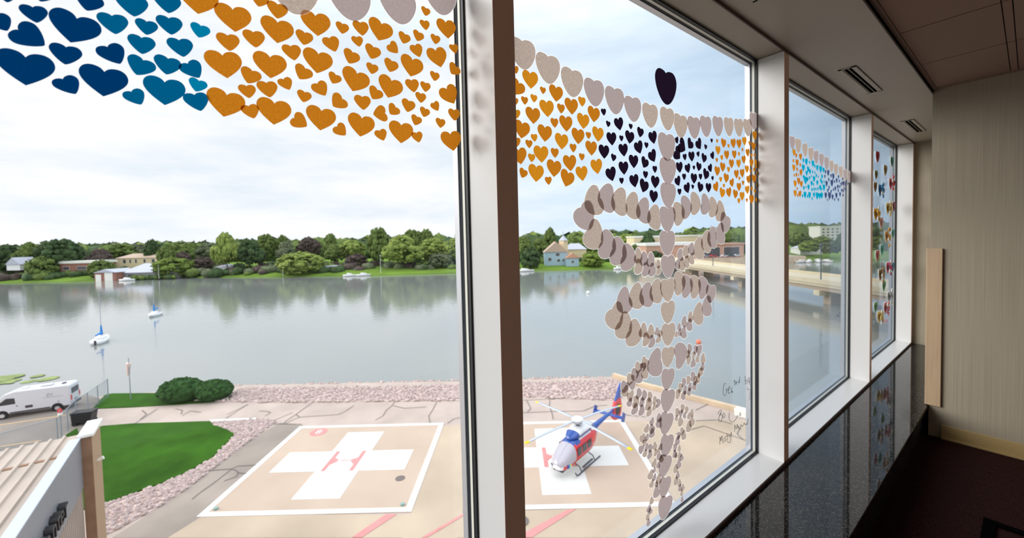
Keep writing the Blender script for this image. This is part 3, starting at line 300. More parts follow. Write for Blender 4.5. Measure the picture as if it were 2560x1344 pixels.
INK={"created":[[[2.2045,-0.8001],[2.1915,-0.7987],[2.1792,-0.811],[2.174,-0.8302],[2.1766,-0.8513],[2.1908,-0.8645],[2.2075,-0.8609]],[[2.21,-0.8323],[2.2126,-0.8588]],[[2.2114,-0.8395],[2.2224,-0.8336]],[[2.2274,-0.8452],[2.2481,-0.8418],[2.2557,-0.8332],[2.2408,-0.8278],[2.2318,-0.8446],[2.2368,-0.8632],[2.2554,-0.8627]],[[2.2819,-0.8431],[2.2705,-0.8525],[2.2719,-0.8669],[2.284,-0.8612],[2.2816,-0.8746]],[[2.3089,-0.8039],[2.3125,-0.84]],[[2.3012,-0.8144],[2.3243,-0.8163]],[[2.3242,-0.8287],[2.3397,-0.8271],[2.332,-0.8199],[2.3241,-0.8322],[2.3436,-0.8369]],[[2.3754,-0.8014],[2.3712,-0.8328]],[[2.3713,-0.822],[2.3594,-0.8228],[2.3617,-0.8359],[2.3752,-0.8337]],[[2.4459,-0.8157],[2.4506,-0.8626],[2.4732,-0.8607],[2.4649,-0.844],[2.4507,-0.8443]],[[2.486,-0.8341],[2.4858,-0.8581],[2.5028,-0.8566],[2.5046,-0.8365],[2.501,-0.8784]]],"faint":[[[2.4688,-0.8781],[2.4771,-0.906],[2.494,-0.899],[2.5025,-0.9123],[2.5196,-0.9147]],[[2.5368,-0.9247],[2.5127,-0.9223],[2.5023,-0.9421],[2.5064,-0.9693],[2.5279,-0.9637],[2.5438,-0.9302],[2.5367,-0.9547]]],"bo":[[[2.1111,-0.9433],[2.132,-0.9308],[2.153,-0.9317],[2.1493,-0.9493],[2.1317,-0.9544],[2.1633,-0.9635],[2.1489,-0.9933],[2.1211,-0.9749],[2.1459,-0.9415]],[[2.1705,-0.9588],[2.1738,-0.9802],[2.194,-0.9758],[2.1848,-0.9577],[2.1705,-0.9588]],[[2.2469,-0.9702],[2.2392,-0.9994],[2.2689,-1.0309],[2.3147,-1.0358],[2.35,-1.0157]],[[2.3737,-1.0262],[2.3778,-1.0093],[2.3857,-1.0279],[2.3697,-1.025]]],"mar":[[[2.3064,-1.0973],[2.3106,-1.0612],[2.3259,-1.0891],[2.3417,-1.0671],[2.3494,-1.0928]],[[2.3494,-1.0928],[2.3613,-1.0839],[2.3691,-1.1026],[2.3852,-1.1039],[2.3893,-1.0834],[2.4054,-1.0992],[2.4177,-1.0939],[2.4342,-1.086],[2.4424,-1.1032],[2.4591,-1.0972],[2.4716,-1.1084],[2.4845,-1.075]]],"misty":[[[2.1335,-1.1141],[2.1375,-1.0729],[2.1477,-1.0984],[2.1586,-1.0747],[2.1688,-1.1191]],[[2.1798,-1.0952],[2.1832,-1.117]],[[2.2052,-1.0897],[2.1885,-1.0946],[2.2087,-1.1116],[2.1926,-1.1149]],[[2.2163,-1.0793],[2.2233,-1.1198]],[[2.2089,-1.0926],[2.2346,-1.0974]],[[2.2384,-1.0898],[2.2456,-1.1097],[2.2607,-1.1005],[2.2683,-1.0888],[2.2528,-1.1401],[2.2122,-1.1214]]]}
POLY={"lawn_big":[[-40.85,38.8],[-38.25,39.18],[-30.58,39.31],[-29.61,38.4],[-27.98,37.65],[-26.16,36.46],[-25.8,35.12],[-25.19,32.4],[-25.57,30.42],[-26.43,28.93],[-27.43,27.8],[-28.3,26.75],[-30.1,25.62],[-40.34,34.68]],"lawn_top":[[-49.18,47.24],[-48.79,47.72],[-42.77,47.47],[-33.86,46.8],[-32.46,44.82],[-35.31,44.09],[-42.28,43.41],[-46.41,43.22]],"lawn_small":[[-42.51,37.1],[-43.0,38.49],[-40.94,36.87],[-41.16,35.41]],"gravel_curve":[[-30.3,39.2],[-25.34,39.57],[-23.66,38.77],[-23.89,36.05],[-23.94,32.05],[-23.9,28.35],[-24.23,26.12],[-25.07,24.02],[-25.6,23.57],[-28.49,26.35],[-28.21,26.67],[-27.34,27.71],[-26.34,28.83],[-25.48,30.31],[-25.1,32.27],[-25.7,34.97],[-26.08,36.46],[-27.97,37.73],[-29.49,38.39]],"curb":[[-30.72,39.49],[-26.23,39.7],[-25.99,39.33],[-30.29,39.03]],"riprap":[[-36.72,44.73],[-34.06,46.08],[-33.71,48.32],[-6.67,47.78],[0.61,48.11],[12.37,48.29],[12.63,43.82],[10.37,42.29],[0.51,43.76],[-6.07,43.15],[-26.17,43.78]],"asphalt_left":[[-45.97,34.93],[-54.88,41.88],[-52.02,47.79],[-47.62,45.71],[-45.26,41.85],[-41.86,39.19],[-40.4,35.37],[-40.99,31.05]],"asphalt_mid":[[-20.11,25.36],[-20.67,38.11],[-23.25,38.75],[-23.79,35.89],[-23.86,31.92],[-23.82,28.26],[-24.16,26.04],[-24.59,23.54],[-20.37,23.41]],"apron_south":[[-21.11,23.43],[-20.44,25.44],[-6.88,24.98],[8.93,25.22],[10.51,25.29],[9.32,22.47]],"redline_a":[[-8.48,25.03],[-7.78,25.01],[-9.29,23.06],[-9.89,23.08]],"redline_b":[[-3.58,24.86],[-3.32,24.85],[-5.39,22.93],[-5.7,22.94]],"redline_c":[[3.16,25.04],[3.73,25.1],[0.78,22.74],[-0.16,22.77]],"wallbank":[[12.55,48.99],[14.5,45.76],[23.12,37.52],[22.61,36.7],[13.66,44.58],[12.12,47.35]]}
CRACKS=[[[-22.44,43.44],[-22.53,42.38],[-22.65,40.56],[-22.83,39.0],[-22.7,38.38]],[[-22.65,40.56],[-21.92,39.85],[-22.32,39.1],[-22.55,38.49]],[[-21.92,39.85],[-18.16,40.26],[-17.76,40.97],[-17.45,42.45]],[[-24.24,39.08],[-23.25,41.0]],[[-24.24,39.08],[-24.09,38.45],[-20.84,38.24]],[[-13.28,43.37],[-13.23,42.15],[-13.49,41.02],[-13.4,39.66],[-13.86,38.78]],[[-13.11,42.14],[-11.69,41.42],[-9.45,41.64]],[[-8.6,42.94],[-8.6,41.02],[-8.74,39.41],[-8.23,37.76]],[[-6.57,37.67],[-6.11,38.63],[-5.25,38.96]],[[-27.1,41.63],[-26.14,41.43],[-25.59,41.13],[-25.69,40.32]],[[-29.57,43.54],[-29.46,39.86]],[[-24.18,30.52],[-22.42,30.68],[-22.15,31.06],[-20.76,31.17]],[[-22.42,30.68],[-21.9,30.5],[-21.4,30.1],[-20.72,30.0]],[[-21.54,30.18],[-21.26,29.65],[-21.82,29.1]],[[-22.37,30.6],[-22.41,28.98],[-22.56,27.65],[-22.54,27.03]],[[-40.35,42.52],[-38.88,41.46],[-38.39,40.19]],[[-38.94,42.78],[-38.42,40.81],[-38.09,39.29]],[[-36.83,42.66],[-35.78,42.27],[-35.09,41.25]],[[-34.67,40.92],[-34.75,42.05],[-33.31,41.64]],[[-29.5,43.29],[-30.04,40.98]],[[1.22,42.78],[1.57,40.61],[1.19,39.83]],[[3.69,44.03],[3.72,42.41],[3.53,41.33],[3.63,39.7],[3.62,38.01]],[[0.68,39.66],[3.81,39.79],[6.83,39.72],[8.24,40.85],[9.58,40.99]],[[0.77,42.81],[4.14,42.95],[10.27,43.87]],[[9.51,44.65],[9.94,42.49]],[[10.65,38.64],[12.59,38.08]],[[18.03,39.33],[20.55,41.16]],[[16.96,37.0],[19.06,37.06],[19.9,36.19]],[[20.18,35.4],[19.32,34.32],[19.24,33.28]],[[14.07,34.58],[17.2,35.93],[19.9,32.58]]]
TREES=[[-332.3,262,22.1,15.7,"d"],[-320.1,265,23.6,16.4,"m"],[-296.5,262,24.7,23.0,"d"],[-296.6,252,15.6,15.1,"m"],[-305.3,280,21.5,11.8,"g"],[-283.5,275,18.3,16.5,"p"],[-253.2,246,12.3,12.3,"m"],[-256.4,285,23.7,10.8,"d"],[-294.0,300,22.2,24.0,"m"],[-289.9,310,21.1,18.6,"g"],[-255.0,300,21.6,18.0,"m"],[-245.5,305,21.7,18.3,"m"],[-220.4,290,20.3,17.4,"g"],[-226.8,262,18.8,10.5,"m"],[-211.9,250,12.6,21.0,"y"],[-223.8,270,15.9,11.3,"p"],[-202.7,262,12.0,13.1,"p"],[-183.0,256,26.6,15.9,"l"],[-169.6,258,22.2,18.6,"d"],[-175.0,285,25.5,14.2,"m"],[-166.5,290,24.8,9.9,"m"],[-155.3,275,20.2,15.4,"g"],[-129.0,244,14.3,25.4,"l"],[-149.7,295,23.0,17.7,"p"],[-131.6,290,25.1,15.1,"m"],[-120.1,270,17.5,14.1,"m"],[-111.3,280,20.0,20.2,"l"],[-102.4,262,11.7,13.6,"p"],[-87.4,262,27.3,14.7,"m"],[-69.3,250,22.3,25.0,"l"],[-68.4,275,25.9,16.5,"m"],[-59.5,280,26.6,15.1,"m"],[-51.5,265,19.9,21.2,"l"],[-38.6,262,19.1,18.4,"l"],[-45.4,252,11.2,15.2,"g"],[11.2,246,13.7,12.3,"d"],[7.8,268,19.6,16.1,"m"],[19.0,275,18.3,16.5,"m"],[28.7,300,26.0,9.6,"m"],[44.4,290,19.0,18.0,"m"],[55.9,300,19.4,18.0,"l"],[50.1,246,10.3,13.8,"y"],[93.5,330,20.5,18.5,"l"],[102.2,300,21.3,12.6,"d"],[91.0,285,14.4,12.0,"m"],[94.6,262,8.6,7.9,"d"],[150.9,340,21.0,20.4,"m"],[169.9,340,20.2,23.8,"m"],[187.6,340,19.8,20.4,"m"],[159.3,270,15.0,11.9,"d"],[213.2,340,19.1,23.8,"m"],[236.7,330,18.7,19.8,"m"],[208.4,280,12.8,11.8,"y"],[247.8,320,15.7,16.0,"m"],[216.5,262,17.0,8.9,"d"],[215.3,270,12.0,10.8,"g"],[276.8,300,14.8,18.0,"m"]]


# ---------------------------------------------------------------- the room
GX = -1.0; FX = -.858; U1 = .614; S = 2.0; MW = .07
ZS = EYE - 1.3243; ZH = EYE + 1.0237; ZL = EYE - 1.347; ZC = EYE + 1.058
struct('floor', sbox(-.86, 3.2, -3.6, 6.9, -.12, 0, 'carpet'))
fl = sbox(-1.056, -.86, -3.6, 6.9, -.12, ZL - .06, 'wall2'); struct('wall_window', fl)
up_ = sbox(-1.056, FX, -3.6, 6.9, ZH + .004, ZH + .9, 'soffit'); struct('wall_window_head', up_)
struct('ceiling_soffit', MB().box(FX, -.467, -3.6, 6.75, ZH + .012, ZH + .05, 'soffit').box(-.472, -.467, -3.6, 4.4, ZH + .004, ZC, 'groove'))
ms = MB(); ms.box(-.467, 3.2, -3.6, 4.45, ZC + .012, ZC + .12, 'groove')
xs = [(-.445, -.104), (-.10, -.071), (-.067, .54), (.544, 1.15), (1.154, 1.76), (1.764, 2.4), (2.404, 3.1)][:6]
ys = [-3.5, -2.98, -2.31, -1.64, -.97, -.30, .355, 1.01, 1.67, 2.33, 2.998, 3.67, 4.34]
for x0, x1 in xs:
    for y0, y1 in zip(ys, ys[1:]): ms.box(x0, x1, y0 + .005, y1 - .005, ZC, ZC + .014, 'tile')
ms.box(-.467, -.447, -3.5, 4.4, ZC - .004, ZC + .014, 'tile'); ms.box(-.467, 3.1, 4.344, 4.4, ZC, ZC + .014, 'tile')
struct('ceiling', ms)
struct('trim_1', sbox(FX - .002, FX + .004, -3.6, 6.68, ZH - .004, ZH + .012, 'capshade'))
# walls
struct('wall_end', MB().box(-.47, 3.2, 4.4, 4.55, 0, ZC + .1, 'wall').box(-.47, -.35, 4.55, 6.9, 0, ZC + .1, 'wall'))
struct('wall_alcove', sbox(-1.056, -.47, 6.68, 6.9, 0, ZH + .1, 'wall'))
struct('wall_back', sbox(-1.056, 3.2, -3.75, -3.6, 0, ZC + .1, 'wall2'))
struct('wall_right', sbox(2.4, 2.55, -3.75, 4.55, 0, ZC + .1, 'wall2'))  # unseen wall, brought nearer to bounce light onto the mullion fronts
struct('baseboard_end', MB().box(-.40, 3.2, 4.388, 4.4, .012, .105, 'base').box(-.40, 3.2, 4.375, 4.4, 0, .014, 'base'), bevel=.002)
# granite ledge
lg = sbox(FX + .004, -.472, -3.6, 6.68, ZL - .035, ZL, 'granite').build('granite_ledge', bevel=.003)
tag(lg, 'long polished black granite ledge along the foot of the windows', 'ledge')
bs = sbox(FX, -.50, -3.6, 6.68, 0, ZL - .036, 'black'); struct('trim_2', bs)  # black face stands in for the shaded drop below the ledge
# windows
sill = MB().box(-1.06, FX, -3.6, 6.68, ZS - .06, ZS, 'alu').box(FX, FX + .004, -3.6, 6.68, ZL, ZS - .003, 'capshade')  # dark strip below the sill stands for its shadow gap
struct('trim_3', sill)
for k in range(-1, 4):
    y = U1 + S * k; y1 = y + MW if k < 3 else 6.68
    mb = MB().box(-1.06, FX - .001, y, y1, ZS, ZH, 'alu').box(FX - .001, FX, y, y1, ZS - .02, ZH, 'cap')
    struct('trim_%d' % (k + 5), mb, label='window mullion, white sides and inner face browned for shade')
for k in range(0, 4):
    y0 = U1 + S * (k - 1) + MW; y1 = U1 + S * k; wn = empty('window_%d' % (k + 1)); wn['kind'] = 'structure'
    def ring(mb, a, b_, xa, xb, m):     # rectangular ring from inset a to inset b_
        mb.box(xa, xb, y0 + a, y0 + b_, ZS + a, ZH - a, m); mb.box(xa, xb, y1 - b_, y1 - a, ZS + a, ZH - a, m)
        mb.box(xa, xb, y0 + b_, y1 - b_, ZS + a, ZS + b_, m); mb.box(xa, xb, y0 + b_, y1 - b_, ZH - b_, ZH - a, m)
        return mb
    ring(MB(), 0, .006, GX - .009, GX + .005, 'gasket').build('gasket', wn)
    ring(MB(), 0, .008, GX - .024, GX - .0092, 'spacer').build('spacer', wn)
    ring(MB(), 0, .011, GX - .031, GX - .0242, 'gasket').build('outer_gasket', wn)
    ring(MB(), 0, .016, GX - .058, GX - .0312, 'steel').build('outer_frame', wn)
    pn = MB().box(GX - .007, GX - .0005, y0 + .006, y1 - .006, ZS + .006, ZH - .006, 'glass').build('pane', wn)
# corner guard on the wall edge
cg = MB().box(-.476, -.405, 4.378, 4.398, ZL + .004, EYE - .136, 'wood').box(-.49, -.472, 4.378, 4.44, ZL + .004, EYE - .136, 'wood').build('corner_guard', bevel=.003)
tag(cg, 'pale maple corner guard strip on the wallpapered wall edge', 'corner guard')
# ceiling vents
for i, (y0, y1, lb) in enumerate(((1.24, 1.98, 'slotted ceiling vent cut off by the top edge of the picture'), (3.25, 3.98, 'slotted ceiling vent above the third window, the middle one'), (5.25, 5.97, 'slotted ceiling vent farthest away, near the alcove wall'))):
    v = empty('air_vent', (-.725, (y0 + y1) / 2, ZH + .012)); L = (y1 - y0) / 2
    tag(v, lb, 'vent', 'slot vents in the soffit')
    MB().box(-.045, .045, -L, -L + .012, -.004, 0, 'soffit').box(-.045, .045, L - .012, L, -.004, 0, 'soffit').box(-.045, -.026, -L, L, -.004, 0, 'soffit').box(.02, .045, -L, L, -.004, 0, 'soffit').box(.043, .046, -L, L, -.005, 0, 'groove').build('frame', v)
    for s_ in (-.017, .006): MB().box(s_, s_ + .013, -L + .012, L - .012, -.0045, .0, 'void').build('slot', v)
ff = MB()
for a in ((-.14, .6, 3.28, 3.32), (-.14, .6, 2.75, 2.79), (-.14, -.095, 2.79, 3.28), (.55, .6, 2.79, 3.28)): ff.box(*a, .0, .012, 'void')
tag(ff.build('floor_frame', bevel=.001), 'flat black metal frame lying on the carpet at the lower right', 'floor frame')

# ---------------------------------------------------------------- paper hearts on the glass
def bez(p, n):
    o = []
    for i in range(n):
        t = i / n; a = (1 - t) ** 3; b_ = 3 * (1 - t) ** 2 * t; c = 3 * (1 - t) * t * t; d = t ** 3
        o.append((a * p[0][0] + b_ * p[1][0] + c * p[2][0] + d * p[3][0], a * p[0][1] + b_ * p[1][1] + c * p[2][1] + d * p[3][1]))
    return o
def outline(sh, n=7):
    H, l, tx, ty = {'p': (.70, .14, .20, .80), 's': (.76, .10, .17, .93), 'w': (.80, .07, .24, 1.0)}[sh]
    q_ = -.43 if sh == 'w' else -.34; tx = .25 if sh == 'w' else tx
    a = bez([(0, 0), (.05, l * .65), (.13, l), (.26, l)], n) + bez([(.26, l), (.40, l), (.5, l - .12), (.5, l - .26)], n) + bez([(.5, l - .26), (.5, q_), (tx, -H * ty), (0, -H)], n + 3)
    return a + [(0, -H)] + [(-x, y) for x, y in a[1:][::-1]]
hm = {}
def heart_mesh(sh, m, rim=False, nm='heart'):
    k = (sh, m, rim)
    if k in hm: return hm[k]
    o = outline(sh); me = bpy.data.meshes.new(nm); n = len(o)
    vs = [(0, x, y) for x, y in o]; fs = [tuple(range(n))]; mi = [0]
    if rim:
        cx, cy = 0, -.3
        for i, (x, y) in enumerate(o):
            a = o[i - 1]; b_ = o[(i + 1) % n]; tx, ty = b_[0] - a[0], b_[1] - a[1]; L = math.hypot(tx, ty); nx, ny = -ty / L, tx / L
            vs.append((0, x + nx * rim, y + ny * rim))
        fs += [(i, (i + 1) % n, n + (i + 1) % n, n + i) for i in range(n)]; mi += [1] * n
    me.from_pydata(vs, [], fs); me.materials.append(M[m]); me.materials.append(M['rim']); me.polygons.foreach_set('material_index', mi); me.update()
    hm[k] = me; return me
ORD = ['first', 'second', 'third', 'fourth', 'fifth', 'sixth', 'seventh', 'eighth', 'ninth', 'tenth', 'eleventh', 'twelfth', 'thirteenth', 'fourteenth', 'fifteenth', 'sixteenth', 'seventeenth', 'eighteenth', 'nineteenth', 'twentieth']
def ordn(i): return ORD[i] if i < 20 else ('twenty-' + ORD[i - 20] if i < 29 else 'thirty-' + ORD[i - 30])
WIN = {'1': 'near window', '2': 'middle window', '3': 'far window'}
KN = {'gold': 'gold', 'blue': 'blue', 'white': 'grey white', 'black': 'black', 'teal': 'turquoise', 'navy': 'slate blue'}
idx = 0
for key, rowsk in HEARTS.items():
    win, kind = key[0], key[1:]
    if kind == 'gold' and win == '2':
        sets = [('left of the black hearts', [r for r in rowsk if r[0] < 2.0]), ('right of the black hearts', [r for r in rowsk if r[0] >= 2.0])]
    elif kind == 'black':
        sets = [('left of the pale column', [r for r in rowsk if r[0] < 1.83]), ('right of the pale column', [r for r in rowsk if r[0] >= 1.83])]
    elif kind in ('wing', 'bit'):
        sets = [('left', [r for r in rowsk if r[0] < 1.83]), ('right', [r for r in rowsk if r[0] >= 1.83])]
    else: sets = [('', rowsk)]
    for where, rs in sets:
        if not rs: continue
        if kind in ('column', 'single', 'wing', 'white'):
            rs = sorted(rs, key=(lambda r: -r[1]) if kind in ('column', 'wing') else (lambda r: r[0]))
            for i, r in enumerate(rs):
                if kind == 'column': r.append(f'large grey white paper heart in the upright column, {ordn(i)} from the top'); r.append('hearts of the upright column')
                elif kind == 'single': r[3] -= 5; r[4] = 'w'; r[2] = .172; r.append('large lone black paper heart above the row of white hearts'); r.append(None)
                elif kind == 'wing': r.append(f'large grey white heart of the looping band {where} of the column, {ordn(i)} from the top'); r.append('large hearts of the looping band')
                else: r.append(f'large grey white heart in the top row on the {WIN[win]}, {ordn(i)} from the left'); r.append(f'white top row hearts on the {WIN[win]}')
        elif kind == 'bit':
            rs = sorted(rs, key=lambda r: -r[1]); per = 8
            for b0 in range(0, len(rs), per):
                sub = sorted(rs[b0:b0 + per], key=lambda r: r[0])
                for i, r in enumerate(sub):
                    r.append(f'small white heart {where} of the column, {ordn(b0 // per)} tier down, {ordn(i)} from the left'); r.append('small hearts of the looping band')
        else:
            kn = KN[kind]; big = [r for r in rs if r[2] > .047]; sm = [r for r in rs if r[2] <= .047]
            for nm, lst in (('large', big), ('small', sm)):
                lst = sorted(lst, key=lambda r: -r[1]); nb = max(1, round(len(lst) / 9)); per = -(-len(lst) // nb) if lst else 1
                for b0 in range(0, len(lst), per):
                    sub = sorted(lst[b0:b0 + per], key=lambda r: r[0])
                    for i, r in enumerate(sub):
                        loc_ = f' {where}' if where else ''
                        wl = {'1': 'near window', '2': 'middle window', '3': 'far window'}[win] if not where else ''
                        r.append(f'{nm} {kn} heart{loc_ or " on the " + wl}, {ordn(b0 // per)} band down, {ordn(i)} from left'); r.append(f'{kn} paper hearts on the {WIN[win]}')
        for r in rs:
            u, z, w_, ang, sh, lab, grp = r[:7]
            nm = {'gold': 'gold_heart', 'blue': 'blue_heart', 'black': 'black_heart', 'single': 'black_heart', 'teal': 'turquoise_heart', 'navy': 'slate_blue_heart'}.get(kind, 'white_heart')
            if kind == 'gold': m_ = 'gold' if (win == '1' or idx % 3) else 'gold_b'
            elif kind == 'blue': m_ = 'blue1' if u < -.12 else ('blue2' if u < .0 else 'blue3')
            elif kind in ('black', 'single'): m_ = 'blackp'
            elif kind in ('teal', 'navy'): m_ = kind
            else: m_ = ('white', 'white_b')[(idx * 7 // 3) % 2]
            rim = .017 if m_ in ('white', 'white_b') and w_ > .09 else (.045 if m_ in ('white', 'white_b') else False)
            if kind == 'column': m_ = 'white_b' if z > -.12 or z < -.55 else 'white'
            o = bpy.data.objects.new(nm, heart_mesh(sh, m_, rim, nm)); C.objects.link(o)
            o.location = (GX + .0006 + .00035 * (idx % 11), u, z + EYE); o.scale = (1, w_, w_); o.rotation_euler = (R_(ang), 0, 0)
            tag(o, lab, 'paper heart', grp); idx += 1

# heart-shaped cards on the fourth window, some with a curled figure glued on
SC = dict(red=(.62, .03, .08), teal=(.03, .42, .42), ochre=(.55, .38, .12), olive=(.25, .25, .06), crimson=(.68, .05, .08), blue=(.05, .30, .65), brown=(.40, .18, .08), yellow=(.72, .52, .08), maroon=(.35, .03, .10), orange=(.80, .45, .04), pink=(.85, .42, .42), amber=(.75, .40, .06), aqua=(.10, .55, .52), cyan=(.08, .62, .62), rose=(.72, .18, .24), magenta=(.65, .10, .25), cobalt=(.03, .22, .50), bronze=(.42, .27, .12), green=(.12, .48, .22), silver=(.55, .60, .64), coral=(.78, .22, .28), mint=(.18, .55, .28), lemon=(.85, .65, .22))
oc = outline('s')
for i, (u, z, w_, h_, col) in enumerate(STICKERS):
    mk = 'card_' + col; M[mk] = mat(mk, SC[col], .6); M[mk + '2'] = mat(mk + '_centre', tuple(min(.9, c * .45 + .03) for c in SC[col]), .6)
    fancy = h_ > .16
    c = empty('heart_card', (GX + .004, u, z + EYE)); s_ = min(h_, .16)
    def plate(sc_, x0, x1, m, dy=0, dz=0, tilt=0):
        mb = MB(); T = Matrix.Translation((0, dy, dz)) @ Matrix.Rotation(tilt, 4, 'Z') @ Matrix(((0, 0, 1, 0), (1, 0, 0, 0), (0, 1, 0, 0), (0, 0, 0, 1)))
        return mb.prism([(x * sc_, (y + .33) * sc_) for x, y in oc], x0, x1, m, T)
    plate(s_, 0, .0025, 'white_').build('backing', c)
    plate(s_ * .9, .0035, .006, mk, 0, 0, -.06).build('face', c)
    plate(s_ * .45, .0075, .009, mk + '2', 0, .0).build('centre', c)
    if fancy:
        fg = MB()
        for k in range(5):
            a = 2 * pi * k / 5 + i; fg.ball((.028, cos(a) * s_ * .30, sin(a) * h_ * .38), s_ * .16, (mk, 'white_', mk + '2')[k % 3], sx=.25, n=8)
        fg.ball((.03, 0, 0), s_ * .2, mk, sx=.35, n=8); fg.cyl((.004, 0, 0), (.03, 0, 0), .006, m='white_')
        fg.build('rosette', c)
    tag(c, ('large ' if fancy else '') + f'{col} heart card' + (' with a raised rosette' if fancy else '') + ' on the fourth window, ' + ('upper part' if z > .35 else 'middle part' if z > -.35 else 'lower part'), 'heart card', 'heart cards on the fourth window')

# handwriting on the middle window
IN = dict(created=('handwriting', 'black marker words Created by, handwritten on the middle window'), faint=('handwriting', 'faint thin scribble under the word by on the glass'), bo=('handwriting', 'black marker name starting with B and an ampersand, on the glass'), mar=('handwriting', 'black marker name starting with M, near the window edge'), misty=('handwriting', 'black marker name, lowest of the writing on the glass'))
for k, strokes in INK.items():
    mb = MB()
    for st in strokes:
        P3 = [Vector((GX + .0012, y, z + EYE)) for y, z in st]; Q = []
        for j in range(len(P3) - 1):
            a = P3[max(0, j - 1)]; b_ = P3[j]; c = P3[j + 1]; d = P3[min(len(P3) - 1, j + 2)]
            for t_ in (0, .25, .5, .75):
                Q.append(.5 * ((2 * b_) + (c - a) * t_ + (2 * a - 5 * b_ + 4 * c - d) * t_ ** 2 + (3 * b_ - a - 3 * c + d) * t_ ** 3))
        Q.append(P3[-1]); mb.tube(Q, .0006 if k == 'faint' else .0011, 'ink', 5)
    tag(mb.build(IN[k][0]), IN[k][1], 'handwriting')

# ---------------------------------------------------------------- outdoors: ground
G0 = -17.4; WZ = -18.6
def flat(name, pts, z, m, th=.05, zb=None):
    mb = MB(); n = len(pts); top = [W(e, nn, z) for e, nn in pts]; bot = [W(e, nn, z - th if zb is None else zb) for e, nn in pts]
    mb.add(top + bot, [tuple(range(n)), tuple(range(n, 2 * n))[::-1]] + [(k, (k + 1) % n, n + (k + 1) % n, n + k) for k in range(n)], m)
    return mb
struct('water', flat('water', [(-900, -50), (900, -50), (900, 900), (-900, 900)], WZ, 'water', 1.0))
land = [(-120, 10), (-30, 8), (20, 8), (60, 2), (52, 9.0), (23, 38.0), (14.6, 46.6), (12.6, 49.6), (-7, 49.3), (-36, 49.8), (-46.5, 47.5), (-49.0, 47.3), (-58, 42.8), (-120, 12)]
struct('ground', flat('ground', land, G0, 'asphalt', 2.0))
def strip(name, key, z, m, parent=None, th=.03): return flat(name, POLY[key], z, m, th)
struct('path_parking', strip('x', 'asphalt_left', G0 + .02, 'asphalt3')); struct('path_beside_pad', strip('x', 'asphalt_mid', G0 + .02, 'asphalt2')); struct('path_apron', strip('x', 'apron_south', G0 + .027, 'apron'))
struct('path_apron_right', flat('x', [(10.4, 37.3), (22, 37.0), (26, 30), (26, 20), (10.4, 20)], G0 + .02, 'apron'))
struct('path_apron_middle', flat('x', [(-6.9, 37.3), (-3.6, 37.3), (-3.6, 20), (-6.9, 20)], G0 + .025, 'apron'))
tag(strip('x', 'lawn_big', G0 + .10, 'grass', th=.1).build('lawn'), 'large mown lawn with a rounded edge beside the helipad', 'lawn', kind='stuff')
tag(strip('x', 'lawn_top', G0 + .08, 'grass', th=.1).build('lawn'), 'narrow mown lawn at the water edge around the shrubs', 'lawn', kind='stuff')
tag(strip('x', 'lawn_small', G0 + .08, 'grass', th=.1).build('lawn'), 'small patch of grass behind the metal roof', 'lawn', kind='stuff')
def inside(p, poly):
    c = False; x, y = p
    for i in range(len(poly)):
        x0, y0 = poly[i]; x1, y1 = poly[i - 1]
        if (y0 > y) != (y1 > y) and x < (x1 - x0) * (y - y0) / (y1 - y0) + x0: c = not c
    return c
def rocks(name, poly, z, cnt, r, label):
    mb = flat('x', poly, z, 'rock', .05); xs_ = [p[0] for p in poly]; ys_ = [p[1] for p in poly]; k = 0; t_ = 0
    while k < cnt and t_ < cnt * 12:
        t_ += 1; p = (random.uniform(min(xs_), max(xs_)), random.uniform(min(ys_), max(ys_)))
        if not inside(p, poly): continue
        rr_ = r * random.uniform(.5, 1.2); mb.ball(W(p[0], p[1], z + rr_ * .2), rr_, 'rock', random.uniform(.7, 1.3), random.uniform(.7, 1.3), random.uniform(.5, .9), 6, .2); k += 1
    o = mb.build(name, fix=False); tag(o, label, 'stones', kind='stuff'); return o
rocks('gravel', POLY['gravel_curve'], G0 + .05, 1500, .16, 'curved bed of pinkish stones between the lawn and the helipad')
rocks('riprap', POLY['riprap'], G0 + .05, 2600, .22, 'bank of pinkish stones along the near shore')
slope = [(-36, 49.5), (-7, 49.1), (12.5, 49.4), (12.9, 51.2), (-7, 51.0), (-36, 51.8)]
mb = MB(); mb.add([W(-37, 49.6, G0), W(12.8, 49.2, G0), W(13.2, 51.2, WZ - .1), W(-37, 52.2, WZ - .1)], [(0, 1, 2, 3)], 'rock')
for k in range(700):
    t_ = random.random(); s_ = random.random(); mb.ball(W(-37 + 50 * t_, 49.5 + 2.0 * s_, G0 - 1.1 * s_), random.uniform(.12, .3), 'rock', n=6, jit=.2)
tag(mb.build('riprap', fix=False), 'stones sloping from the near shore into the lake', 'stones', kind='stuff')
struct('trim_curb', strip('x', 'curb', G0 + .16, 'paint', th=.16))
mb = MB()
wb = [(12.6, 49.7), (14.7, 46.7), (23.1, 38.1), (52, 9.2)]
for a, b_ in zip(wb, wb[1:]):
    d = Vector((b_[0] - a[0], b_[1] - a[1])).normalized(); nn = Vector((-d.y, d.x)) * .55
    v = [W(a[0], a[1], G0 - 1.4), W(b_[0], b_[1], G0 - 1.4), W(b_[0] - nn.x, b_[1] - nn.y, G0 - 1.4), W(a[0] - nn.x, a[1] - nn.y, G0 - 1.4)]
    mb.add(v + [x + Vector((0, 0, 1.85)) for x in v], [(0, 1, 2, 3), (4, 7, 6, 5), (0, 4, 5, 1), (1, 5, 6, 2), (2, 6, 7, 3), (3, 7, 4, 0)], 'stone')
tag(mb.build('seawall'), 'low sandy concrete seawall between the paving and the lake', 'seawall')
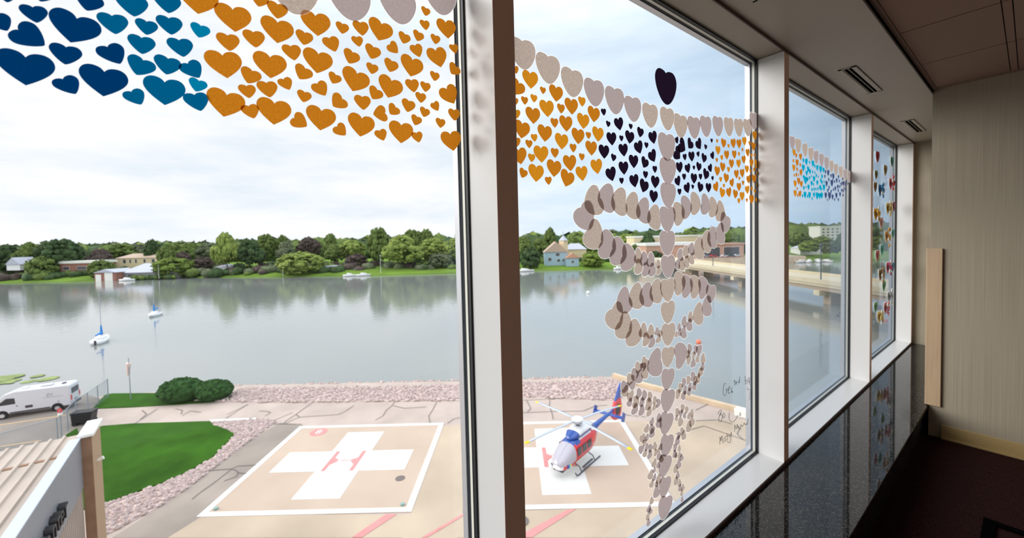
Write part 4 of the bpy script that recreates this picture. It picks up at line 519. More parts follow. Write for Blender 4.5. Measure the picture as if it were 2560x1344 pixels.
# crack sealing
ck = MB()
for c in CRACKS:
    for (e0, n0), (e1, n1) in zip(c, c[1:]):
        d = Vector((e1 - e0, n1 - n0)); 
        if d.length < .01: continue
        d.normalize(); q = Vector((-d.y, d.x)) * .035
        ck.add([W(e0 - q.x, n0 - q.y, G0 + .06), W(e1 - q.x, n1 - q.y, G0 + .06), W(e1 + q.x, n1 + q.y, G0 + .06), W(e0 + q.x, n0 + q.y, G0 + .06)], [(0, 1, 2, 3)], 'crack')
tag(ck.build('crack_sealing'), 'dark sealed cracks wandering over the asphalt path', 'cracks', kind='stuff')

# helipads
def text_obj(txt, size, m, parent, name, depth=.0, align='CENTER'):
    cu = bpy.data.curves.new(name, 'FONT'); cu.body = txt; cu.size = size; cu.align_x = align; cu.align_y = 'CENTER'; cu.extrude = depth; cu.resolution_u = 3
    o = bpy.data.objects.new(name, cu); dg = bpy.context.evaluated_depsgraph_get()
    me = bpy.data.meshes.new_from_object(o.evaluated_get(dg) if False else o); bpy.data.objects.remove(o)
    me.materials.clear(); me.materials.append(M[m]); o2 = bpy.data.objects.new(name, me); C.objects.link(o2); o2.parent = parent; return o2
def helipad(e, n, w_, d_, weight, label):
    p = empty('helipad', W(e, n, G0 + .03), AZ); tag(p, label, 'helipad', 'painted helipads')
    MB().box(-w_ / 2, w_ / 2, -d_ / 2, d_ / 2, -.05, .01, 'pad').build('slab', p)
    b_ = MB(); t_ = .45
    for a in ((-w_ / 2, w_ / 2, -d_ / 2, -d_ / 2 + t_), (-w_ / 2, w_ / 2, d_ / 2 - t_, d_ / 2), (-w_ / 2, -w_ / 2 + t_, -d_ / 2 + t_, d_ / 2 - t_), (w_ / 2 - t_, w_ / 2, -d_ / 2 + t_, d_ / 2 - t_)): b_.box(*a, .01, .02, 'paint')
    b_.build('border_line', p)
    MB().box(-5.2, 5.2, -1.46, 1.46, .01, .022, 'paint').box(-1.67, 1.67, 1.46, 4.78, .01, .022, 'paint').box(-1.67, 1.67, -4.78, -1.46, .01, .022, 'paint').build('cross', p)
    h = MB().box(-1.25, -.93, -1.45, 1.42, .022, .03, 'pink').box(.93, 1.25, -1.45, 1.42, .022, .03, 'pink')
    h.prism([(-.93, -.6), (-.55, -.12), (-.55, .12), (-.93, .45)], .022, .03, 'pink').prism([(.93, -.6), (.55, -.12), (.55, .12), (.93, .45)], .022, .03, 'pink').box(-.6, .6, .27, .30, .022, .03, 'pink').box(-.6, .6, -.30, -.27, .022, .03, 'pink').build('letter_h', p)
    t1 = text_obj('THEDA', .42, 'pink', p, 'lettering'); t1.location = (0, 0, .032)
    if weight:
        c = MB().cyl((-4.5, 5.0, .01), (-4.5, 5.0, .024), .75, m='pink', n=24).build('weight_circle', p); t2 = text_obj('8', 1.1, 'paint', p, 'digit'); t2.location = (-4.5, 5.0, .03)
        MB().cyl((5.2, -2.6, .01), (5.2, -2.6, .02), .36, m='crack', n=20).build('drain_cover', p)
        for sx_ in (-1, 1): MB().cyl((sx_ * 6.2, -5.6, .01), (sx_ * 6.2, -5.6, .12), .14, m='teal_lens', n=10).build('edge_light', p)
    return p
M['teal_lens'] = mat('green_lens', (.22, .36, .32), .4)
helipad(-13.85, 31.5, 13.9, 12.6, True, 'empty square helipad with white border, white cross and red H')
helipad(3.35, 31.35, 13.8, 12.4, False, 'square helipad with a white cross, the helicopter standing on it')
for k, lb in (('redline_a', 'thick faded red stripe on the apron below the empty helipad'), ('redline_b', 'thin faded red stripe on the apron left of the window post'), ('redline_c', 'thick faded red stripe on the apron below the helicopter')):
    tag(strip('x', k, G0 + .05, 'pink', th=.01).build('painted_stripe'), lb, 'painted stripe')
tag(MB().cyl(W(.15, 24.1, G0 + .03), W(.15, 24.1, G0 + .07), .5, m='crack', n=20).build('manhole_cover'), 'round dark manhole cover on the apron beside the window post', 'manhole cover')
tag(MB().box(-.9, .9, -.4, .4, 0, .7, 'white_').build('concrete_block', bevel=.05, loc=W(22.0, 37.6, G0), rz=AZ - .8), 'small white block at the foot of the seawall behind the writing', 'block')

# helicopter (x forward, y left, z up)
def helicopter():
    r = empty('helicopter', W(4.75, 30.6, G0 + .03), AZ + math.atan2(-.764, -.645)); tag(r, 'white, blue and red ambulance helicopter parked on the helipad', 'helicopter')
    def ring(x, hw, zt, zb, p=2.6, n=28):
        cz = (zt + zb) / 2; hh = (zt - zb) / 2; o = []
        for k in range(n):
            a = 2 * pi * k / n; c, s_ = cos(a), sin(a)
            o.append((x, hw * math.copysign(abs(c) ** (2 / p), c), cz + hh * math.copysign(abs(s_) ** (2 / p), s_)))
        return o
    secs = [(2.95, .12, 1.05, .78), (2.85, .38, 1.22, .62), (2.6, .58, 1.45, .52), (2.2, .72, 1.75, .47), (1.7, .79, 2.05, .45), (1.2, .82, 2.22, .45), (.6, .83, 2.28, .45), (0, .83, 2.28, .45), (-.6, .83, 2.26, .47), (-1.2, .80, 2.22, .58), (-1.7, .70, 2.16, .80), (-2.2, .52, 2.08, 1.10), (-2.6, .34, 2.0, 1.40)]
    def fz(c):
        if c.x > 1.35 and c.z > .95 and not (abs(c.y) < .08 and c.x < 2.2): return 'helglass'
        if .55 < c.x <= 1.35 and c.z > 2.0: return 'helblue'
        if c.x <= -1.9: return 'helblue'
        if abs(c.y) > .45 and c.z > .9 + max(0, (c.x - .2)) * -.1 and c.z < 2.12: return 'helred'
        return 'helwhite'
    rings = []
    for a, b_ in zip(secs, secs[1:]):
        for t_ in (0, .5): rings.append(ring(*[a[k] + (b_[k] - a[k]) * t_ for k in range(4)]))
    rings.append(ring(*secs[-1])); MB().loft(rings, fn=fz).build('fuselage', r)
    cw = [(1.25, .18, 2.34, 2.2), (1.0, .42, 2.52, 2.18), (.6, .58, 2.72, 2.15), (0, .62, 2.86, 2.15), (-.7, .62, 2.84, 2.15), (-1.4, .52, 2.70, 2.1), (-2.0, .35, 2.5, 2.05), (-2.3, .2, 2.3, 2.0)]
    MB().loft([ring(*c) for c in cw], fn=lambda c: 'helblue' if (c.x > .55 and c.z < 2.62) or (abs(c.y) > .4 and c.z < 2.45) else 'helwhite').build('engine_cowling', r)
    for s_ in (1, -1):
        for x0, x1 in ((1.3, .75), (.6, 0.0), (-.15, -.75)): MB().box(x1, x0, s_ * .80 if s_ > 0 else -.845, .845 if s_ > 0 else s_ * .80, 1.22, 1.82, 'darkglass').build('side_window', r, bevel=.05)
    bm_ = [(-2.3, .30, 2.05, 1.45), (-3.2, .23, 2.02, 1.58), (-4.5, .17, 2.02, 1.70), (-5.6, .13, 2.03, 1.76), (-6.6, .10, 2.06, 1.80)]
    MB().loft([ring(*c, 2.0, 14) for c in bm_], m='helblue').build('tail_boom', r)
    # shrouded tail rotor and swept fin
    fn = MB(); pts = [(-6.2, 2.1), (-6.0, 1.3), (-6.4, .95), (-7.1, .85), (-7.6, 1.2), (-7.75, 1.9), (-7.6, 2.6), (-7.1, 2.75), (-6.5, 2.6)]
    T = Matrix(((1, 0, 0, 0), (0, 0, 1, 0), (0, 1, 0, 0), (0, 0, 0, 1)))
    fn.prism(pts, -.14, .14, 'helred', T); fn.build('tail_rotor_shroud', r, bevel=.05)
    MB().cyl((-6.9, -.16, 1.8), (-6.9, .16, 1.8), .5, m='trimdark', n=20).build('tail_rotor', r)
    MB().prism([(-6.5, 2.55), (-7.5, 2.55), (-8.15, 3.85), (-7.75, 3.95), (-7.4, 3.7)], -.09, .09, 'helblue', T).build('tail_fin', r, bevel=.03)
    MB().prism([(-7.75, 3.35), (-7.95, 3.35), (-8.05, 3.8), (-7.85, 3.8)], -.10, .10, 'tip', T).build('fin_emblem', r)
    MB().box(-5.5, -5.05, -1.35, 1.35, 1.86, 1.94, 'helblue').build('stabilizer', r, bevel=.02)
    for s_ in (1, -1): MB().prism([(-4.95, 1.7), (-5.5, 1.45), (-5.8, 2.1), (-5.35, 2.4)], s_ * 1.35 - .04, s_ * 1.35 + .04, 'helblue', T).build('end_plate', r, bevel=.02)
    hb = MB().cyl((-.1, 0, 2.8), (-.1, 0, 3.28), .16, m='trimdark').cyl((-.1, 0, 3.08), (-.1, 0, 3.22), .42, m='mast', n=20); hb.build('rotor_mast', r)
    MB().ball((-.1, 0, 3.32), .48, 'helwhite', sz=.42, n=18).build('hub_cap', r)
    rot0 = R_(-2.1) - r.rotation_euler[2]
    for k in range(4):
        a = rot0 + k * pi / 2; d = Vector((cos(a), sin(a), 0)); q = Vector((-sin(a), cos(a), 0)); o_ = Vector((-.1, 0, 3.27)); rg_ = []
        for t_ in range(7):
            x = .35 + (4.45) * t_ / 6; zz = -.22 * (x / 5.1) ** 2; c = o_ + d * x + Vector((0, 0, zz)); wdt = .10 if t_ == 0 else .15
            rg_.append([c + q * wdt, c + Vector((0, 0, .03)), c - q * wdt, c - Vector((0, 0, .03))])
        bl = MB().loft(rg_, m='blade').build('rotor_blade', r)
        tp = []
        for x in (4.8, 5.15):
            c = o_ + d * x + Vector((0, 0, -.22 * (x / 5.1) ** 2)); tp.append([c + q * .155, c + Vector((0, 0, .033)), c - q * .155, c - Vector((0, 0, .033))])
        MB().loft(tp, m='tip').build('blade_tip', bl)
    for s_ in (1, -1):
        y = s_ * 1.05
        sk = MB().tube([(2.05, y, .42), (1.9, y, .18), (1.6, y, .07), (-1.7, y, .07)], .05, 'skid', 8); sk.build('skid', r)
        for x in (1.15, -.85): MB().tube([(x, s_ * .45, .55), (x, s_ * .85, .42), (x, y, .08)], .04, 'skid', 8).build('skid_strut', r)
        MB().box(-.6, .9, min(y, s_ * .9), max(y, s_ * .9), .28, .31, 'skid').build('step', r)
    MB().box(2.0, 2.75, -.4, .4, .5, .56, 'trimdark').build('belly_panel', r)
    for x, c in ((2.1, 'tip'), (2.25, 'cyan'), (2.4, 'helblue')): MB().box(x - .07, x + .07, .60, .72, .78, 1.0, c).build('colour_mark', r)
helicopter()

# van (x forward, y left)
def van():
    r = empty('van', W(-50.3, 43.75, G0 + .02), AZ + math.atan2(-.45, -.89)); tag(r, 'white high-roof van parked by the shore behind the fence', 'van')
    prof = [(-1.05, .45), (-1.1, .8), (-1.05, 2.55), (-.9, 2.72), (3.2, 2.76), (3.9, 2.55), (4.75, 1.62), (5.35, 1.25), (5.5, .9), (5.5, .42)]
    T = Matrix(((1, 0, 0, 0), (0, 0, 1, 0), (0, 1, 0, 0), (0, 0, 0, 1)))
    MB().prism(prof, -1.0, 1.0, 'vanwhite', T).build('body', r, bevel=.12)
    for x in (0, 4.1):
        for s_ in (1, -1):
            wh = MB().cyl((x, s_ * 1.03, .35), (x, s_ * .78, .35), .37, m='tyre', n=20).build('wheel', r); MB().cyl((x, s_ * 1.04, .35), (x, s_ * 1.0, .35), .2, m='hubcap', n=16).build('hub_cap', wh)
            MB().cyl((x, s_ * 1.008, .42), (x, s_ * .9, .42), .47, m='tyre', n=20).build('wheel_arch', r)
    for s_ in (1, -1):
        MB().prism([(3.1, 1.45), (3.15, 2.05), (3.75, 2.1), (4.35, 1.6), (4.45, 1.42)], s_ * 1.0 - .012, s_ * 1.0 + .012, 'darkglass', T).build('side_window', r)
        MB().box(.55, 3.55, s_ * 1.0 - .02, s_ * 1.0 + .02, .50, .62, 'trimdark').build('sill_strip', r)
    MB().box(1.85, 2.4, .99, 1.015, .85, 1.12, 'trimdark').build('side_hatch', r); MB().box(-.2, -.05, .99, 1.012, 1.05, 1.1, 'trimdark').build('door_handle', r)
    MB().box(2.95, 3.05, .99, 1.012, 1.15, 1.25, 'trimdark').build('door_handle', r)
    lg = text_obj('ZV', .42, 'galv', r, 'logo'); lg.rotation_euler = (pi / 2, 0, pi); lg.location = (.55, 1.02, 1.9)
    MB().box(-.5, 1.1, .99, 1.006, 1.62, 1.66, 'galv').build('logo_line', r)
    MB().box(-1.10, -1.06, -.72, .72, 1.65, 2.25, 'darkglass').build('rear_window', r, bevel=.03)
    for s_ in (.86, -.86): MB().box(-1.12, -1.04, s_ - .09, s_ + .09, 1.0, 1.55, 'redlamp').build('tail_lamp', r)
    MB().box(-1.2, -1.0, -.95, .95, .42, .62, 'trimdark').build('rear_bumper', r, bevel=.03)
    MB().box(-1.14, -1.08, -.25, .25, .85, 1.0, 'galv').build('number_plate', r)
    MB().box(.6, 1.5, -.35, .35, 2.76, 2.88, 'vanwhite').build('roof_unit', r, bevel=.05); MB().box(2.5, 2.95, -.3, .3, 2.76, 2.84, 'vanwhite').build('roof_hatch', r, bevel=.03); MB().box(-.4, -.1, -.2, .2, 2.75, 2.82, 'trimdark').build('roof_vent', r, bevel=.02)
van()
# waste cart
wc = empty('waste_cart', W(-43.4, 39.6, G0 + .02), AZ + .3); tag(wc, 'black covered cart standing behind the white pillar cap', 'cart')
MB().prism([(-.75, .25), (-.85, 1.15), (.85, 1.15), (.7, .25)], -.5, .5, 'black', Matrix(((1, 0, 0, 0), (0, 0, 1, 0), (0, 1, 0, 0), (0, 0, 0, 1)))).build('body', wc, bevel=.06)
MB().box(-.9, .9, -.55, .55, 1.15, 1.3, 'black').build('lid', wc, bevel=.05)
for x in (-.55, .55): MB().cyl((x, -.52, .2), (x, .52, .2), .2, m='tyre', n=14).build('wheel', wc)
# windsock
wk = empty('windsock', W(-44.5, 45.6, G0)); tag(wk, 'faded pink windsock hanging limp on a thin pole by the lake', 'windsock')
MB().cyl((0, 0, 0), (0, 0, 4.9), .05, .035, m='galv', n=8).build('pole', wk); MB().cyl((0, 0, 0), (0, 0, .06), .6, m='stone', n=12).build('footing', wk)
MB().cyl((-.12, -.03, 4.3), (-.33, -.12, 2.85), .24, .14, m='sock', n=12).build('sock', wk); MB().tube([(0, 0, 4.35), (-.12, -.03, 4.35), (-.2, .15, 4.32)], .02, 'galv', 6).tube([(-.25, 0, 4.92), (.25, 0, 4.92)], .02, 'galv', 6).build('bracket', wk)
# shrubs
def blobs(mb, cx, cy, cz, rx, ry, rz_, cnt, rb, m, jit=.12, n=8, low=-.2):
    for k in range(cnt):
        th = random.uniform(0, 2 * pi); z_ = random.uniform(low, 1); q = math.sqrt(max(0, 1 - z_ * z_)); d = random.uniform(.55, 1) ** .5
        mb.ball((cx + rx * q * cos(th) * d, cy + ry * q * sin(th) * d, cz + rz_ * z_ * d), rb * random.uniform(.6, 1.15), m, n=n, jit=jit)
    return mb
for e, n_, w_, h_, lb in ((-38.2, 45.2, 5.2, 2.6, 'larger dark green rounded shrub on the shore lawn'), (-34.6, 45.3, 4.3, 2.2, 'smaller rounded shrub right of the larger one, beside the stones')):
    mb = MB().ball((0, 0, h_ * .42), 1, 'shrub', w_ * .46, w_ * .36, h_ * .5, n=20); blobs(mb, 0, 0, h_ * .45, w_ * .44, w_ * .34, h_ * .46, 260, .3, 'shrub', .25, 8)
    tag(mb.build('shrub', loc=W(e, n_, G0), rz=AZ, fix=False), lb, 'shrub', 'shrubs on the shore lawn')
# chain link fence
fr = empty('chain_link_fence', W(-48.1, 46.6, G0)); tag(fr, 'grey chain link fence running from the shore past the van', 'fence')
fp = [(-48.1, 46.6), (-46.9, 44.3), (-45.8, 42.2), (-45.0, 40.3), (-43.3, 38.0), (-41.9, 35.9), (-43.5, 33.0)]
base = W(-48.1, 46.6, G0)
P_ = [W(e, n_, G0) - base for e, n_ in fp]
for p in P_: MB().cyl(p, p + Vector((0, 0, 2.25)), .045, m='galv', n=8).build('post', fr)
for a, b_ in zip(P_, P_[1:]):
    rl = MB().cyl(a + Vector((0, 0, 2.18)), b_ + Vector((0, 0, 2.18)), .03, m='galv', n=6).build('top_rail', fr)
    d = b_ - a; L = d.length; o = MB().add([(0, 0, .05), (L, 0, .05), (L, 0, 2.15), (0, 0, 2.15)], [(0, 1, 2, 3)], 'link').build('mesh_panel', fr); o.location = a; o.rotation_euler = (0, 0, math.atan2(d.y, d.x))
sp_ = empty('sign_post', W(-41.2, 35.6, G0)); tag(sp_, 'post with a small red sign seen edge on near the fence', 'sign post')
MB().cyl((0, 0, 0), (0, 0, 3.1), .05, m='galv', n=8).build('post', sp_); o = MB().cyl((0, -.03, 3.0), (0, .0, 3.0), .24, m='redlamp', n=8).build('sign_face', sp_); o.rotation_euler = (0, 0, AZ); MB().cyl((0, 0, 2.6), (0, 0, 2.75), .16, m='white_', n=8).build('collar', sp_)
# lot lines
for (e0, n0, e1, n1, lb) in ((-52.3, 39.6, -45.9, 42.6, 'yellow parking line under the van side'), (-49.5, 34.0, -43.8, 36.2, 'yellow parking line nearest the metal roof')):
    d = Vector((e1 - e0, n1 - n0)).normalized(); q = Vector((-d.y, d.x)) * .07
    tag(flat('x', [(e0 - q.x, n0 - q.y), (e1 - q.x, n1 - q.y), (e1 + q.x, n1 + q.y), (e0 + q.x, n0 + q.y)], G0 + .03, 'lot', .01).build('painted_line'), lb, 'painted line')

# low building at the lower left, in line with the office walls
bd = empty('low_building', (-29.8, -5.4, 0)); tag(bd, 'low building with a tan ribbed metal roof and silver fascia', 'building')
TOP = EYE - 9.5; GR = EYE + G0
def B_(name, x0, x1, y0, y1, z0, z1, m, bevel=0):
    return MB().box(x0 + 29.8, x1 + 29.8, y0 + 5.4, y1 + 5.4, z0, z1, m).build(name, bd, bevel)
B_('fascia', -29.26, -8, -5.62, -5.40, TOP - 2.55, TOP - .01, 'fascia')
B_('fascia_top', -29.16, -8, -5.78, -5.38, TOP - .01, TOP + .05, 'coping')
rf = MB(); zr = TOP - .35
rf.box(-1.2, 21, -12, -.38, zr - .15, zr, 'roofmetal')
for k in range(22):
    y = -.9 - k * .48; rf.add([(-1.2, y - .09, zr), (-1.2, y + .09, zr), (-1.2, y + .05, zr + .1), (-1.2, y - .05, zr + .1), (21, y - .09, zr), (21, y + .09, zr), (21, y + .05, zr + .1), (21, y - .05, zr + .1)], [(0, 1, 2, 3), (4, 7, 6, 5), (1, 5, 6, 2), (2, 6, 7, 3), (3, 7, 4, 0)], 'roofmetal')
rf.build('ribbed_roof', bd); B_('roof_joint', -28.3, -28.1, -17.4, -5.9, zr - .0, zr + .04, 'brick')
pn = MB().box(.6, 21, -.30, -.1, GR, TOP - 2.5, 'roofmetal')
for k in range(70): pn.box(.6 + k * .29, .70 + k * .29, -.1, -.04, GR, TOP - 2.55, 'roofmetal')
pn.build('ribbed_wall', bd)
B_('rear_wall', -30.9, -8, -17.4, -5.9, GR, zr - .15, 'stucco')
pl_ = empty('corner_pillar', (-30.3, -5.2, GR)); tag(pl_, 'tan and brown brick corner pillar with a white cap', 'pillar')
MB().box(-1.0, .99, -.22, .18, 0, TOP - GR, 'stucco').build('shaft', pl_); MB().box(.98, 1.03, -.22, .17, 0, TOP - GR - .02, 'brick').build('brick_face', pl_)
MB().box(-1.15, 1.12, -.32, .28, TOP - GR, TOP - GR + .16, 'white_').build('cap', pl_, bevel=.02)
lt = MB().cyl((.1, .18, TOP - GR - 1.7), (.1, .42, TOP - GR - 1.6), .07, .1, m='white_', n=10).build('wall_lamp', None); lt.location = (-30.3, -5.2, GR); tag(lt, 'small white lamp sticking out of the tan pillar', 'wall lamp')
for j, (ch, x) in enumerate((('r', -25.0), ('e', -24.35), ('t', -23.9), ('n', -23.3), ('e', -22.5), ('C', -21.7))):
    o = text_obj(ch, 1.25, 'black', None, 'channel_letter', .12); o.rotation_euler = (pi / 2, 0, pi); o.location = (x, -5.26, TOP - 1.45)
    tag(o, 'black raised sign letter on the silver fascia, ' + ordn(j) + ' from the pillar', 'sign letter', 'raised letters on the fascia')

# ---------------------------------------------------------------- the lake
def sailboat(e, n_, rz, label):
    r = empty('sailboat', W(e, n_, WZ), AZ + rz); tag(r, label, 'sailboat', 'moored white sailboats')
    def rg(x, hw, zt, zb): return [(x, hw, zt), (x, hw * .8, zb + .2), (x, 0, zb), (x, -hw * .8, zb + .2), (x, -hw, zt)]
    MB().loft([rg(*c) for c in ((-2.9, .8, .75, -.1), (-1.5, 1.15, .75, -.3), (.5, 1.2, .8, -.3), (2.2, .7, .9, -.15), (3.4, .05, 1.0, .3))], m='hull').build('hull', r)
    MB().loft([[(x, w_, .78), (x, w_ * .8, h_), (x, -w_ * .8, h_), (x, -w_, .78)] for x, w_, h_ in ((-1.2, .7, 1.15), (.6, .75, 1.3), (1.9, .35, 1.0))], m='hull').build('cabin', r)
    MB().cyl((.5, 0, .8), (.3, 0, 10), .07, .05, m='mast', n=8).build('mast', r); MB().cyl((.45, 0, 1.9), (-2.3, 0, 1.8), .22, .14, m='sailblue', n=10).cyl((.5, 0, 1.5), (.45, 0, 3.4), .25, .1, m='sailblue', n=10).build('sail_cover', r)
    MB().box(-3.05, -2.85, -.15, .15, -.1, .9, 'trimdark').build('outboard_motor', r)
sailboat(-83.6, 80.2, 2.1, 'moored white sailboat with blue sail cover, the nearer one'); sailboat(-99.7, 110.5, 5.1, 'moored white sailboat with blue sail cover, the farther one')
tag(MB().ball((0, 0, .25), .42, 'orange', n=14).cyl((0, 0, .6), (0, 0, .8), .05, m='orange').build('buoy', loc=W(32.0, 68.6, WZ)), 'orange ball buoy floating behind the pale paper column', 'buoy')
tag(MB().ball((0, 0, .3), .6, 'hull', n=14).build('buoy', loc=W(25.5, 135, WZ)), 'white ball buoy alone in open water', 'buoy')
tag(MB().ball((0, 0, .25), .4, 'orange', n=14).build('buoy', loc=W(55.5, 93, WZ)), 'small red buoy near the right edge of the middle window', 'buoy')
for i, (e, n_) in enumerate(((72, 88), (73.5, 84), (75, 91), (77, 82), (79, 88), (81, 80), (84, 85), (70, 80))):
    tag(MB().ball((0, 0, .2), .32, 'redlamp' if i % 2 else 'trimdark', n=10).build('buoy', loc=W(e, n_, WZ)), ('tiny red' if i % 2 else 'tiny dark') + ' buoy floating near the bridge pier, ' + ordn(i // 2) + ' ' + ('red' if i % 2 else 'dark') + ' one', 'buoy', 'buoys beside the bridge')
mb = MB()
for k in range(16):
    e = random.uniform(-80, -68); n_ = 57.5 + (e + 74) * .1 + random.uniform(-2.6, 2.2); c = W(e, n_, WZ + .01 + k * .006); rx = random.uniform(.6, 2.2)
    mb.cyl(c, c + Vector((0, 0, .03)), rx * .6, m='algae', n=9)
tag(mb.build('algae'), 'yellow green algae mats floating left of the van', 'algae', kind='stuff')

# bridge
br = empty('bridge', W(80, 40, WZ)); tag(br, 'pale concrete road bridge crossing the lake on thick piers', 'bridge'); bz = AZ
br.rotation_euler = (0, 0, AZ)
DZ = 6.6   # deck edge above the water
MB().box(0, 14, 10, 206, DZ - 1.9, DZ - 1.0, 'bridge').box(-.3, 14.3, 10, 206, DZ - 1.15, DZ - .75, 'bridge').build('deck', br)
MB().box(-.3, 0, 10, 206, DZ - .75, DZ, 'bridge').build('near_parapet', br); MB().box(14, 14.3, 10, 206, DZ - .75, DZ, 'bridge').build('far_parapet', br)
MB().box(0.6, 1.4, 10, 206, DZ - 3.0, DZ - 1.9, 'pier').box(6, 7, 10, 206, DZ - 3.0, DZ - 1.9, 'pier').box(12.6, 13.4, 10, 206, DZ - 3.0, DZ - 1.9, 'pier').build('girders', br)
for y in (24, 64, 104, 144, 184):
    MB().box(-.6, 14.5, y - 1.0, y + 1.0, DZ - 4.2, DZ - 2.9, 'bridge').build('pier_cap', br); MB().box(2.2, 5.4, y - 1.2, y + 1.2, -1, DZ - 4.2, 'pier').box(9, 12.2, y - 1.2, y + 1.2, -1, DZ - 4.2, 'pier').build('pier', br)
for e, n_, hh, lb in ((80.6, 104, 9.5, 'tall dark lamp post on the bridge, nearest in the far window'), (80.6, 132, 9, 'dark lamp post on the bridge by the post of the far window'), (80.6, 160, 8.5, 'dark lamp post on the bridge seen through the middle window')):
    l = empty('street_lamp', W(e, n_, WZ + DZ - .8)); tag(l, lb, 'street lamp', 'bridge lamp posts')
    MB().cyl((0, 0, 0), (0, 0, hh), .16, .09, m='lampdark', n=8).build('pole', l); MB().ball((0, 0, hh + .25), .38, 'lampdark', sz=1.2, n=10).build('lamp_head', l); MB().cyl((0, 0, 0), (0, 0, .9), .3, .2, m='lampdark', n=8).build('base', l)

# ---------------------------------------------------------------- the far shore
def landz(n_): return -18.0 + min(5.0, max(0, (n_ - 240) * .13))
mb = MB(); sh = [(-330, 241), (-309, 240.5), (-252, 239), (-205, 250), (-150, 240), (-88, 232), (-31, 234), (5, 240), (62, 239), (100, 247), (180, 262), (260, 262), (420, 300), (700, 320)]
rowsz = [(0, WZ - .4), (.6, -18.0), (12, -16.6), (40, -13.0), (700, -10)]
vs = []
for e, n_ in sh:
    for dn, z in rowsz: vs.append(W(e * (1 + dn / 500), n_ + dn, z))
k_ = len(rowsz); mb.add(vs, [(i * k_ + j, (i + 1) * k_ + j, (i + 1) * k_ + j + 1, i * k_ + j + 1) for i in range(len(sh) - 1) for j in range(k_ - 1)], 'grass2')
mb.add([W(-700, 200, -17.5), W(-330, 241, -17.5), W(-400, 900, -12), W(-1200, 700, -12)], [(0, 1, 2, 3)], 'grass2')
struct('land_far_shore', mb)
# tree kinds: three crown shapes reused at different sizes, colour by kind
def crown(kind, seed, m):
    random.seed(seed); mb = MB()
    if kind == 0: blobs(mb, 0, 0, .58, .38, .38, .37, 60, .12, m, .3, 7, -.9); blobs(mb, 0, 0, .58, .45, .45, .42, 260, .045, m, .4, 6, -.95)
    elif kind == 1:
        for c in ((0, 0, .76, .22, .19), (.14, .05, .46, .30, .22), (-.2, 0, .52, .22, .2)): blobs(mb, *c[:3], c[3], c[3], c[4], 30, .11, m, .3, 7, -.9); blobs(mb, *c[:3], c[3] * 1.2, c[3] * 1.2, c[4] * 1.2, 110, .04, m, .4, 6, -.95)
    else: blobs(mb, 0, 0, .45, .42, .42, .42, 80, .12, m, .3, 7, -.75); blobs(mb, 0, 0, .45, .5, .5, .5, 280, .04, m, .4, 6, -.8)
    return mb
cache = {}
KL = dict(d='dark green', m='mid green', l='light green', p='purple brown', y='olive green', g='grey green')
random.seed(3); tr = sorted(TREES, key=lambda t_: t_[0]); cnt = {}
for t_ in tr: cnt[t_[4]] = cnt.get(t_[4], 0)
seen = {}
for i, (e, n_, h_, w_, kd) in enumerate(tr):
    sh_ = 2 if h_ < 16.5 else (1 if i % 2 else 0); key = (sh_, kd)
    if key not in cache:
        o = crown(sh_, 11 + sh_, 'leaf_' + kd).build('crown', fix=False); cache[key] = o.data; bpy.data.objects.remove(o)
        random.seed(100 + i)
    zb = landz(n_) - .3; H = (-17.5 + h_) - zb; r = empty('tree', W(e, n_, zb), AZ + i * 1.3)
    c = bpy.data.objects.new('crown', cache[key]); C.objects.link(c); c.parent = r; c.scale = (w_ / .95, w_ / .95, H)
    if 'tk' not in cache:
        o = MB().cyl((0, 0, 0), (0, 0, 1), 1, .6, m='trunk', n=8).build('trunk'); cache['tk'] = o.data; bpy.data.objects.remove(o)
    k = bpy.data.objects.new('trunk', cache['tk']); C.objects.link(k); k.parent = r; k.scale = (.35, .35, H * .5)
    seen[kd] = seen.get(kd, 0) + 1
    tag(r, f'{KL[kd]} {"bushy" if h_ < 16.5 else "tall"} tree on the far shore, {ordn(seen[kd] - 1)} {KL[kd]} one from the left', 'tree', 'trees on the far shore')
random.seed(21); mb = MB()
for k in range(420):
    e = random.uniform(-560, 760); n_ = random.uniform(350, 440) + (40 if e > 250 else 0); top = random.uniform(1.5, 7.5) * n_ / 330
    rr_ = random.uniform(7, 11)
    if e / n_ > .5: f_ = random.uniform(600, 680) / n_; e *= f_; n_ *= f_; rr_ *= 1.8; top = random.uniform(-4, 3)
    mb.ball(W(e, n_, top - rr_), rr_, ('bush_m', 'bush_d', 'bush_g', 'bush_l')[k % 4], random.uniform(.9, 1.5), random.uniform(.9, 1.4), random.uniform(.8, 1.1), 8, .16)
    mb.ball(W(e + random.uniform(-6, 6), n_ - 8, -6), rr_, ('bush_m', 'bush_d')[k % 2], 1.4, 1.2, 1.1, 8, .16)
tag(mb.build('forest', fix=False), 'continuous belt of woods on the horizon behind the far shore', 'woods', kind='stuff')
mb = MB(); random.seed(5)
for k in range(330):
    e = random.uniform(-335, -30); n_ = random.uniform(246, 274)
    if -275 < e < -212 and n_ < 262: continue
    rr_ = random.uniform(1.5, 3.8); mb.ball(W(e, n_, landz(n_) + rr_ * .3), rr_, ('bush_d', 'bush_g', 'bush_m', 'bush_p')[k % 4], 1.4, 1.2, .9, 8, .2)
for k in range(26):
    e = random.uniform(-232, -205); rr_ = random.uniform(1.2, 2.2); mb.ball(W(e, 242 + random.uniform(-1, 1), -17.3), rr_, ('bush_d', 'bush_m')[k % 2], 1.4, .8, .9, 8, .2)
for k in range(60):
    e = random.uniform(0, 90); n_ = random.uniform(262, 285); rr_ = random.uniform(1.5, 3.5); mb.ball(W(e, n_, landz(n_) + rr_ * .3), rr_, ('bush_d', 'bush_m')[k % 2], 1.4, 1.2, .9, 8, .2)
tag(mb.build('undergrowth', fix=False), 'hedges and bushes between the far shore houses', 'undergrowth', kind='stuff')

